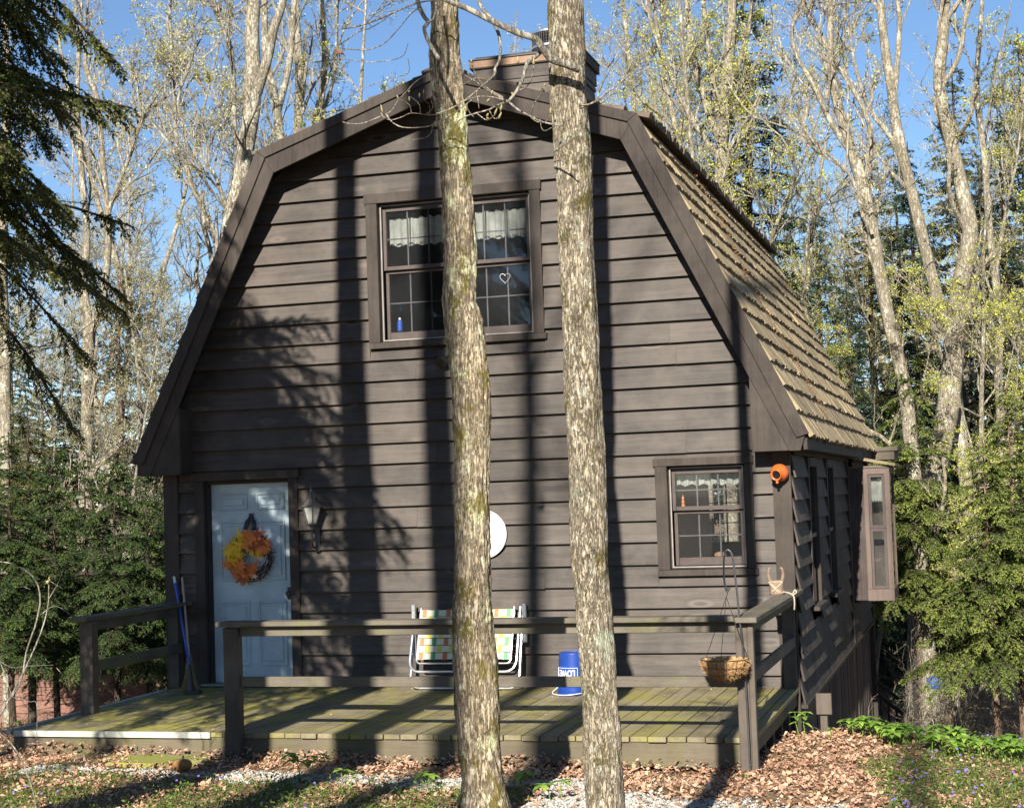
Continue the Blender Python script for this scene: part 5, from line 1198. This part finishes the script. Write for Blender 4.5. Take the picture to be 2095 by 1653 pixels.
# right side
p = at(1560, 1000, 24); conifer(SP, p.x, 24, 1.06, .3, 'tall blue green spruce rising behind the right roof slope', None, 'spruce_tree', (M_BARKD, M_BARKD, M_SPRUCE))
p = at(1692, 1000, 33); conifer(SP, p.x, 33, .82, 1.3, 'smaller pointed spruce in the gap right of the tall spruce', None, 'spruce_tree', (M_BARKD, M_BARKD, M_SPRUCE))
for i, (X, Y, s, mt) in enumerate(((1800, 26, .78, M_NEEDO), (1890, 22, .72, M_SPRUCE), (1990, 25, .88, M_NEEDO), (2080, 20, .72, M_SPRUCE), (1640, 21, .55, M_SPRUCE), (1750, 17, .50, M_SPRUCE), (2130, 27, .95, M_NEEDO), (1860, 31, .85, M_SPRUCE))):
    p = at(X, 1000, Y); conifer(SP, p.x, Y, s, i * 1.9, 'dark evergreen among the trunks in the right woods', 'evergreens in the right woods', 'spruce_tree', (M_BARKD, M_BARKD, mt))
for i, (X, Y, k, s, lab) in enumerate(((1872, 13.0, 0, .98, 'bright green hemlock closest to the bay window'), (2020, 6.5, 1, .80, 'bright hemlock with curved reddish trunk in the right woods'), (2075, 7.0, 2, .68, 'lit hemlock at the right edge of the picture'))):
    p = at(X, 1100, Y); conifer(HS[k], p.x, Y, s, i * 2.3 + 1, lab, None, mats=(M_BARKH, M_BARKD, M_NEEDL))
for i, (X, Y, k, s) in enumerate(((2140, 10.5, 1, .9), (1935, 16, 1, .48), (1900, 22, 0, 1.0), (1990, 19, 1, .6))):
    p = at(X, 1100, Y); conifer(HS[k], p.x, Y, s, i * 1.3, 'young hemlock in the shady thicket right of the cabin', 'young hemlocks in the right thicket', mats=(M_BARKH, M_BARKD, M_NEEDL))
# --- trees beside and behind the viewer, whose shadows fall on the cabin
def shade_tree(x, y, r, H, seed, label, lean=(0, 0), leafy=None, t0=.6):
    n = 8; P = [(Vector((x + lean[0] * i * H / n + .05 * math.sin(i * 1.3 + seed), y + lean[1] * i, thf(x, y) - .3 + (H + .3) * i / n)), r * (1.15 if i == 0 else 1 - .8 * i / n)) for i in range(n + 1)]
    maple(label, [P], M_BARKG, M_TWIG, leafy, seed, t0=t0, nl=10, l1=(2.4,), nsub=(4, 3, 3), leafn=1, leaft=.3)
shade_tree(2.62, -9.0, .27, 15, 61, 'tall maple left of the viewer, outside the picture', t0=.72)
shade_tree(3.80, -13.0, .25, 21, 62, 'maple behind the viewer on the left, outside the picture', t0=.82, lean=(-.008, 0))
shade_tree(4.95, -20.0, .22, 19, 63, 'slim maple well behind the viewer, outside the picture', t0=.66, leafy=M_BUDT)
shade_tree(5.9, -25.0, .20, 21, 64, 'far slim maple behind the viewer, outside the picture', t0=.7, leafy=M_BUDT)
shade_tree(2.1, -24.0, .12, 20, 65, 'slender maple far behind the viewer to the left, outside the picture', t0=.66, leafy=M_BUDT)
shade_tree(9.0, -30.0, .14, 24, 66, 'slender maple far behind the viewer to the right, outside the picture', t0=.72, leafy=M_BUDT)
# --- far woods closing the view
g = np.random.default_rng(900); n = 150
xs = g.uniform(-90, 90, n); ys = g.uniform(52, 110, n); hs = g.uniform(6, 10, n); P0 = np.stack([xs, ys, th(xs, ys) - .5], -1); P1 = P0 + np.stack([g.normal(0, .6, n), g.normal(0, .6, n), hs], -1)
v1, f1 = prisms(P0, P1, g.uniform(.08, .2, n), np.full(n, .03), 5)
Pm = P0[:, None] + (P1 - P0)[:, None] * np.linspace(0, 1, 8)[None, :, None]; a_, ra_ = spawn(Pm, np.full((n, 8), .05), 16, .15, .22, (30, 70), .3, 3, .15, 1, g, 1, .03); v2, f2 = prisms(*segs(a_, ra_), 3)
b_, rb_ = spawn(a_, ra_, 5, .2, .6, (30, 60), .1, 2, .15, .6, g, 1, .014); v3, f3 = prisms(*segs(b_, rb_), 3)
o = link('far_woods', npmesh('far_woods', np.concatenate([v1, v2, v3]), np.concatenate([f1, f2 + len(v1), f3 + len(v1) + len(v2)])), M_TWIG); tag(o, 'far mass of bare grey woods behind the trees', 'woods', kind='stuff')

g = np.random.default_rng(77); n = 420; px_ = g.uniform(1790, 2200, n); Yb = g.uniform(7, 20, n); k = g.random(n) < .25; px_ = np.where(k, g.uniform(-80, 330, n), px_)
B0 = np.array([tuple(at(a, 1000, b)) for a, b in zip(px_, Yb)]); B0[:, 2] = th(B0[:, 0], B0[:, 1]); D = unit(np.stack([g.normal(0, .6, n), g.normal(0, .6, n), np.abs(g.normal(.8, .4, n))], -1))
a_, ra_ = grow(B0, D, g.uniform(.5, 1.7, n), g.uniform(.004, .009, n), 6, .22, -.03, g); b_, rb_ = spawn(a_, ra_, 6, .2, .5, (25, 65), .05, 4, .2, .6, g, 1, .0035); c_, rc_ = spawn(b_, rb_, 3, .2, .55, (25, 60), 0, 3, .2, .6, g, 1, .003)
VF = [prisms(*segs(*q), 3) for q in ((a_, ra_), (b_, rb_), (c_, rc_))]; off = np.cumsum([0] + [len(v) for v, f in VF]); o = link('brush', npmesh('brush', np.concatenate([v for v, f in VF]), np.concatenate([f + o_ for (v, f), o_ in zip(VF, off)])), M_TWIGT); tag(o, 'tangle of dry brush on the forest floor beside the cabin', 'brush', kind='stuff')
# ------------------------------------------------------------ ground litter, gravel, low plants
def ground_at(px_, py_):
    d = CF + CR * ((px_ - 1047.5) / FPX) - CU * ((py_ - 826.5) / FPX); z = -.2
    for _ in range(12): t_ = (z - CAM.z) / d.z; p = CAM + d * t_; z = thf(p.x, p.y)
    return Vector((p.x, p.y, z))
g = np.random.default_rng(55)
def fbm(x, y, s, seed=0):
    return np.array([mn.fractal(Vector((a * s + seed, b * s, seed * .37)), .8, 2.1, 3) for a, b in zip(x, y)])
def area(n, boxes):
    a = np.array([(b[1] - b[0]) * (b[3] - b[2]) * b[4] for b in boxes]); k = g.choice(len(boxes), n, p=a / a.sum()); B = np.array(boxes)[k]
    return B[:, 0] + (B[:, 1] - B[:, 0]) * g.random(n), B[:, 2] + (B[:, 3] - B[:, 2]) * g.random(n)
def under_deck(x, y): return (x > .12) & (x < 6.45) & (y > -3.0) & (y < .1)
def gravelmask(x, y):
    q = fbm(x, y, .9, 3.1)
    left = np.exp(-((y + 3.98 + .10 * np.sin(x * 2.1)) / .36) ** 2) * (x < 5.6) * (x > .9)
    right = np.exp(-((y + 4.85) / .62) ** 2) * (x > 5.2) * (x < 7.3)
    return np.clip(left + right, 0, 1) + q * .35
def greenmask(x, y):
    q = fbm(x, y, 1.3, 8.2) * 1.3; x = x + q * .35; y = y + q * .12
    return ((y < -4.25) & (x < 5.2)) * (.85 + q) + ((x > 7.2 + .25 * np.clip(-y - 2, -2, 3) * .5)) * (1.05 + q) + ((x < .4) & (y > -3)) * (.2 + q)
n = 100000; x, y = area(n, [(-1.5, 9.6, -6.3, -3.0, 1), (6.45, 10, -3.0, 3.5, .85), (-3.5, .2, -3.0, 4, .5)])
gm = gravelmask(x, y); gr_ = greenmask(x, y); keep = ~under_deck(x, y) & (g.random(n) > np.clip(gm * 1.25 - .18, 0, .93)) & (g.random(n) > np.clip(gr_ * .85, 0, .78)); x, y = x[keep], y[keep]; N = len(x)
pile = .07 * np.exp(-((y + 3.12) / .14) ** 2) * (x < 6.4) * (x > .2) + .03
z = th(x, y) + g.random(N) * pile + .004
prof = np.array([(0, 0), (.30, .34), (.62, .20), (1.0, .02), (.62, -.22), (.28, -.32)]) - np.array([.45, 0])
sz = .013 + .042 * g.random(N) ** 1.6; rot = g.uniform(0, 6.283, N); tilt = g.normal(0, .38, (N, 2)); curl = g.uniform(-.3, 1.1, N)
c_, s_ = np.cos(rot), np.sin(rot); V = np.zeros((N, 6, 3))
for k, (a, b) in enumerate(prof):
    lx, ly = a * sz, b * sz * g.uniform(.8, 1.35, N); V[:, k, 0] = x + lx * c_ - ly * s_; V[:, k, 1] = y + lx * s_ + ly * c_; V[:, k, 2] = z + lx * tilt[:, 0] + ly * tilt[:, 1] + curl * (ly ** 2 + lx ** 2 * .6) / sz * 2 + g.normal(0, .002, N) + .006
ix = np.arange(N)[:, None] * 6; F = np.concatenate([ix + np.array([[0, 1, 2, 3]]), ix + np.array([[0, 3, 4, 5]])]); vr = np.tile(np.clip(g.normal(.5, .26, N), 0, 1), 2)
o = link('fallen_leaves', npmesh('fallen_leaves', V.reshape(-1, 3), F, vr), M_LITTER); tag(o, 'brown and tan fallen leaves covering the ground round the deck', 'leaf litter', kind='stuff')
# leaves and grit lying on the deck
n = 420; x = g.uniform(.2, 6.4, n); y = g.uniform(-2.95, -.06, n) ; y = np.where(g.random(n) < .5, -.06 - np.abs(g.normal(0, .12, n)), y); keep = ~((y < -.3) & (g.random(n) < .75)); x, y = x[keep], y[keep]
N = len(x); sz = g.uniform(.012, .03, N); V = np.zeros((N, 6, 3)); rot = g.uniform(0, 6.283, N); c_, s_ = np.cos(rot), np.sin(rot)
for k, (a, b) in enumerate(prof): lx, ly = a * sz, b * sz; V[:, k, 0] = x + lx * c_ - ly * s_; V[:, k, 1] = y + lx * s_ + ly * c_; V[:, k, 2] = .006 + np.abs(g.normal(0, .006, N))
ix = np.arange(N)[:, None] * 6; F = np.concatenate([ix + np.array([[0, 1, 2, 3]]), ix + np.array([[0, 3, 4, 5]])])
o = link('deck_leaf_scraps', npmesh('deck_leaf_scraps', V.reshape(-1, 3), F, np.tile(g.random(N), 2)), M_LITTER); tag(o, 'dry leaf scraps scattered on the deck boards and along the wall', 'leaf litter', kind='stuff')
# gravel
n = 60000; x, y = area(n, [(.3, 5.9, -4.8, -3.2, 1), (4.8, 7.6, -6.2, -4.0, 1)]); keep = (gravelmask(x, y) > .5 + g.random(n) * .4); x, y = x[keep], y[keep]; N = len(x)
oct_ = np.array([(1, 0, 0), (0, 1, 0), (-1, 0, 0), (0, -1, 0), (0, 0, 1), (0, 0, -1)], float); r = g.uniform(.006, .016, (N, 1, 1)) * g.uniform(.6, 1.3, (N, 6, 1))
V = oct_[None] * r * np.array([1, 1, .75]); a = g.uniform(0, 6.28, N)[:, None]; X_ = V[..., 0] * np.cos(a) - V[..., 1] * np.sin(a); Y_ = V[..., 0] * np.sin(a) + V[..., 1] * np.cos(a)
V = np.stack([X_ + x[:, None], Y_ + y[:, None], V[..., 2] + th(x, y)[:, None] + .007], -1); ix = np.arange(N)[:, None] * 6
F = np.concatenate([ix + np.array([q]) for q in ((0, 1, 4), (1, 2, 4), (2, 3, 4), (3, 0, 4), (1, 0, 5), (2, 1, 5), (3, 2, 5), (0, 3, 5))])
t = NT('gravel_stone'); va = t.attr(); M_GRAV = t.bsdf(t.ramp(va, [(0, (.10, .092, .08)), (.5, (.26, .25, .22)), (1, (.46, .45, .42))]), .85, None)
o = link('gravel', npmesh('gravel', V.reshape(-1, 3), F, np.tile(g.random(N), 8)), M_GRAV); tag(o, 'pale crushed stone gravel between the deck and the grass', 'gravel', kind='stuff')
# ground cover leaves and grass blades
n = 62000; x, y = area(n, [(-1.5, 5.2, -6.4, -4.2, 1), (6.9, 10, -6.3, 3, 1.1), (-3.5, .2, -3, 3, .25)]); gk = greenmask(x, y); keep = g.random(n) < np.clip(gk * 1.2 - .08, 0, 1); x, y = x[keep], y[keep]; N = len(x)
C = np.stack([x, y, th(x, y) + g.random(N) ** 1.5 * .085 + .008], -1); D = unit(np.stack([g.normal(0, 1, N), g.normal(0, 1, N), np.abs(g.normal(.35, .4, N))], -1)); W = unit(np.cross(D, np.array([0, 0, 1.]) + g.normal(0, .25, (N, 3)))); ln = g.uniform(.014, .036, (N, 1))
V = np.stack([C, C + D * ln * .45 + W * ln * .32, C + D * ln, C + D * ln * .45 - W * ln * .32], 1); v1 = V.reshape(-1, 3); F1 = np.arange(4 * N).reshape(-1, 4); var1 = g.random(N)
k = g.random(N) < .45; C2 = C[k].copy(); C2[:, 2] = th(C2[:, 0], C2[:, 1]); M2 = len(C2); D = unit(np.stack([g.normal(0, .35, M2), g.normal(0, .35, M2), np.ones(M2)], -1)); W = unit(np.cross(D, g.normal(0, 1, (M2, 3)))) * .0022; ln = g.uniform(.04, .12, (M2, 1)); B = D.copy(); B[:, :2] *= 2.6; B = unit(B)
V = np.stack([C2 - W, C2 + W, C2 + D * ln * .6 + W, C2 + D * ln * .6 - W, C2 + D * ln * .6 + B * ln * .4], 1); v2 = V.reshape(-1, 3); ii = np.arange(M2)[:, None] * 5 + len(v1); F2 = np.concatenate([ii + np.array([[0, 1, 2, 3]]), ii + np.array([[3, 2, 4, 4]])])
F2 = ii + np.array([[0, 1, 2, 3]])
o = link('ground_cover', npmesh('ground_cover', np.concatenate([v1, v2]), np.concatenate([F1, F2]), np.concatenate([var1, g.random(M2)])), M_GREEN); tag(o, 'low green periwinkle and grass growing through the leaves', 'ground cover', kind='stuff')
n = 150; x, y = area(n, [(.5, 4.6, -6, -4.4, .5), (7.5, 9.6, -5.5, .5, 1)]); P = np.stack([x, y, th(x, y) + .085 + .03 * g.random(n)], -1); V = []; F = []
for p in P:
    a0 = g.uniform(0, 1.2)
    for q in range(5):
        a = a0 + q * 1.2566; d = np.array([math.cos(a), math.sin(a) * .6 - .3, math.sin(a) * .7]); e = np.array([-d[2], 0, d[0]]); b = len(V); V += [p, p + d * .006 + e * .004, p + d * .011, p + d * .006 - e * .004]; F.append((b, b + 1, b + 2, b + 3))
o = link('periwinkle_flowers', npmesh('periwinkle_flowers', V, F), M_FLOW); tag(o, 'tiny violet periwinkle flowers among the green ground cover', 'flowers', kind='stuff')
# broad leaved weeds
def leafblade(q, base, d, ln, wd, droop, r):
    d = d.normalized(); s_ = d.cross(Vector((0, 0, 1))).normalized(); n = 6; vs = []; fs = []
    for i in range(n + 1):
        f = i / n; c = base + d * ln * f + Vector((0, 0, -droop * ln * f * f)); w_ = wd * math.sin(min(1, f * 1.02) ** .75 * math.pi) * .5
        for k in (-1, 0, 1): vs.append(c + s_ * w_ * k + Vector((0, 0, .12 * w_ * abs(k) + r.uniform(-.002, .002))))
    for i in range(n):
        for k in range(2): a = i * 3 + k; fs.append((a, a + 1, a + 4, a + 3))
    q.va = r.random(); q.add(vs, fs)
def weed(p, h, whorls, nl, ln, wd, seed, label, group=None, name='leafy_plant', lean=(0, 0), mat=M_PLANT):
    r = random.Random(seed); e = empty(name, p, label, 'plant', group); st = MB(); lf = MB()
    for sidx in range(whorls[1] if isinstance(whorls, tuple) else 1):
        a = r.uniform(0, 6.28); off = Vector((math.cos(a), math.sin(a), 0)) * (r.uniform(.02, .10) if sidx else 0); top = p + off * 1.8 + Vector((lean[0], lean[1], h * r.uniform(.75, 1.05)))
        mid = (p + off + top) / 2 + Vector((r.uniform(-.02, .02), r.uniform(-.02, .02), .02)); st.tube([p + off - Vector((0, 0, .03)), mid, top], [.0045, .0035, .0025], 5)
        a0 = r.uniform(0, 6.28)
        for w_ in range(whorls[0] if isinstance(whorls, tuple) else whorls):
            c = top.lerp(mid, w_ * .45)
            for k in range(nl):
                a = a0 + w_ * .9 + k * 6.283 / nl + r.uniform(-.3, .3); leafblade(lf, c, Vector((math.cos(a), math.sin(a), r.uniform(.0, .45))), ln * r.uniform(.7, 1.15), wd * r.uniform(.8, 1.1), r.uniform(.2, .6), r)
    st.build('stem', mat, e); lf.build('leaves', mat, e, smooth=True); return e
W_ = [((645, 1600), .22, (2, 2), 5, .13, .055, 'tall leafy plant on the gravel left of the nearer trunk'), ((700, 1622), .16, (1, 2), 5, .11, .05, 'smaller leafy plant just right of the tall one by the gravel'), ((1070, 1625), .17, 2, 4, .11, .065, 'broad leaved plant right of the furrowed trunk base'), ((1150, 1640), .13, (1, 2), 6, .11, .045, 'spreading leafy plant just left of the lichen trunk'),
      ((385, 1635), .12, 1, 3, .09, .06, 'small three leaved plant in the grass under the step'), ((350, 1650), .08, 1, 4, .06, .04, 'tiny green plant in the grass at the lower edge'), ((880, 1612), .10, (1, 2), 5, .10, .045, 'flat leafy plant tight against the left side of the furrowed trunk'), ((545, 1640), .09, 1, 4, .07, .04, 'low plant in the grass between the step and the trunk'),
      ((1413, 1562), .07, 1, 4, .055, .03, 'tiny seedling under the deck fascia left of the end post'), ((1523, 1598), .06, 1, 4, .045, .025, 'tiny seedling at the foot of the right end post'), ((760, 1527), .04, 1, 5, .04, .025, 'tiny seedling in the leaves against the deck front'), ((1305, 1572), .05, 1, 3, .045, .025, 'tiny seedling in the leaves right of the lichen trunk'),
      ((1650, 1512), .24, (3, 2), 3, .09, .045, 'weed with arching stems at the cabin corner'), ((1700, 1515), .10, 1, 4, .06, .035, 'low sprig beside the service post'), ((40, 1490), .10, (1, 3), 5, .08, .02, 'grassy tuft at the left end of the deck')]
for i, (a, h, wh, nl, ln, wd, lab) in enumerate(W_): weed(ground_at(*a), h, wh, nl, ln, wd, 300 + i, lab)
for i in range(20):
    X = 1760 + i * 17 + g.uniform(-8, 8); Y = 1512 + (X - 1760) * .16 + g.uniform(-14, 12); weed(ground_at(X, Y), .16, (2, 3), 5, .10, .05, 400 + i, 'leafy plant in the bright green clump on the bank at the right', 'leafy plants on the right bank')
# bare curving shrub at the left edge
shb = empty('bare_shrub', ground_at(20, 1650), 'bare arching shrub stems at the lower left edge', 'shrub'); q = MB()
for L, r in (([(-5, 1470), (25, 1420), (60, 1350), (85, 1290), (98, 1240), (100, 1195)], (.008, .003)), ([(0, 1455), (40, 1400), (55, 1330), (75, 1270), (82, 1220), (68, 1180), (30, 1155), (-5, 1148)], (.007, .004)), ([(82, 1258), (110, 1240), (135, 1250), (155, 1270)], (.003, .0015)),
             ([(-5, 1340), (10, 1380), (25, 1425)], (.004, .003)), ([(62, 1205), (45, 1200), (28, 1203)], (.002, .001)), ([(-5, 1350), (25, 1365), (60, 1362), (110, 1360)], (.003, .001)), ([(25, 1425), (60, 1435), (75, 1440), (75, 1510)], (.003, .0015)), ([(-10, 1490), (30, 1530), (55, 1580), (72, 1640), (70, 1690)], (.006, .005)), ([(115, 1365), (140, 1395), (150, 1425)], (.002, .001)), ([(100, 1225), (120, 1190), (135, 1150)], (.003, .0015)), ([(105, 1190), (130, 1205)], (.002, .001))):
    P, R = pxtube(L, -5.6, r); q.tube(P, R, 6)
P, R = pxtube([(70, 1690), (66, 1760), (60, 1850)], -5.6, (.005, .006)); q.tube(P, R, 6)
P, R = pxtube([(-5, 1470), (-30, 1540), (-50, 1640)], -5.6, (.008, .009)); q.tube(P, R, 6)
q.build('stems', M_TWIG, shb, smooth=True)
q = MB(); mleaf(q, at(98, 1190, -5.62), (.5, -1, .3), .03, 1, 1.5); mleaf(q, at(99, 1182, -5.62), (-.5, -1, .3), .03, 2, 1.5); q.build('withered_bud', M_BUDB, shb)
# moss cushions on the two trunks' feet and roots

# labels for the trees that only their place tells apart
ORD = ['leftmost', 'second from left', 'third from left', 'fourth from left', 'fifth from left', 'sixth from left', 'seventh from left', 'eighth from left', 'ninth from left', 'tenth from left', 'eleventh from left', 'twelfth from left', 'thirteenth from left', 'fourteenth from left', 'fifteenth from left', 'sixteenth from left', 'seventeenth from left', 'eighteenth from left', 'nineteenth from left', 'twentieth from left', 'twenty-first from left', 'twenty-second from left', 'twenty-third from left', 'twenty-fourth from left']
NG = {}
for o in list(COL.objects):
    if o.parent is None and o.get('group'): NG.setdefault(o['group'], []).append(o)
def pxx(o): d = o.location - CAM; return d.dot(CR) / d.dot(CF)
for gname, L in NG.items():
    L.sort(key=pxx)
    for i, o in enumerate(L): o['label'] = ORD[min(i, 23)] + ' of the ' + gname
# fallen twigs over the litter
g = np.random.default_rng(31); n = 420; x, y = area(n, [(-1.2, 9.4, -6.2, -3.1, 1), (6.6, 9.5, -3, 2, 1)]); P0 = np.stack([x, y, th(x, y) + .028], -1)
a_, ra_ = grow(P0, np.stack([g.normal(0, 1, n), g.normal(0, 1, n), g.normal(0, .05, n)], -1), g.uniform(.06, .32, n), g.uniform(.0018, .004, n), 5, .16, 0, g); V_, F_ = prisms(*segs(a_, ra_), 4)
tag(link('fallen_twigs', npmesh('fallen_twigs', V_, F_), M_TWIG), 'thin grey fallen twigs lying over the leaf litter', 'twigs', kind='stuff')
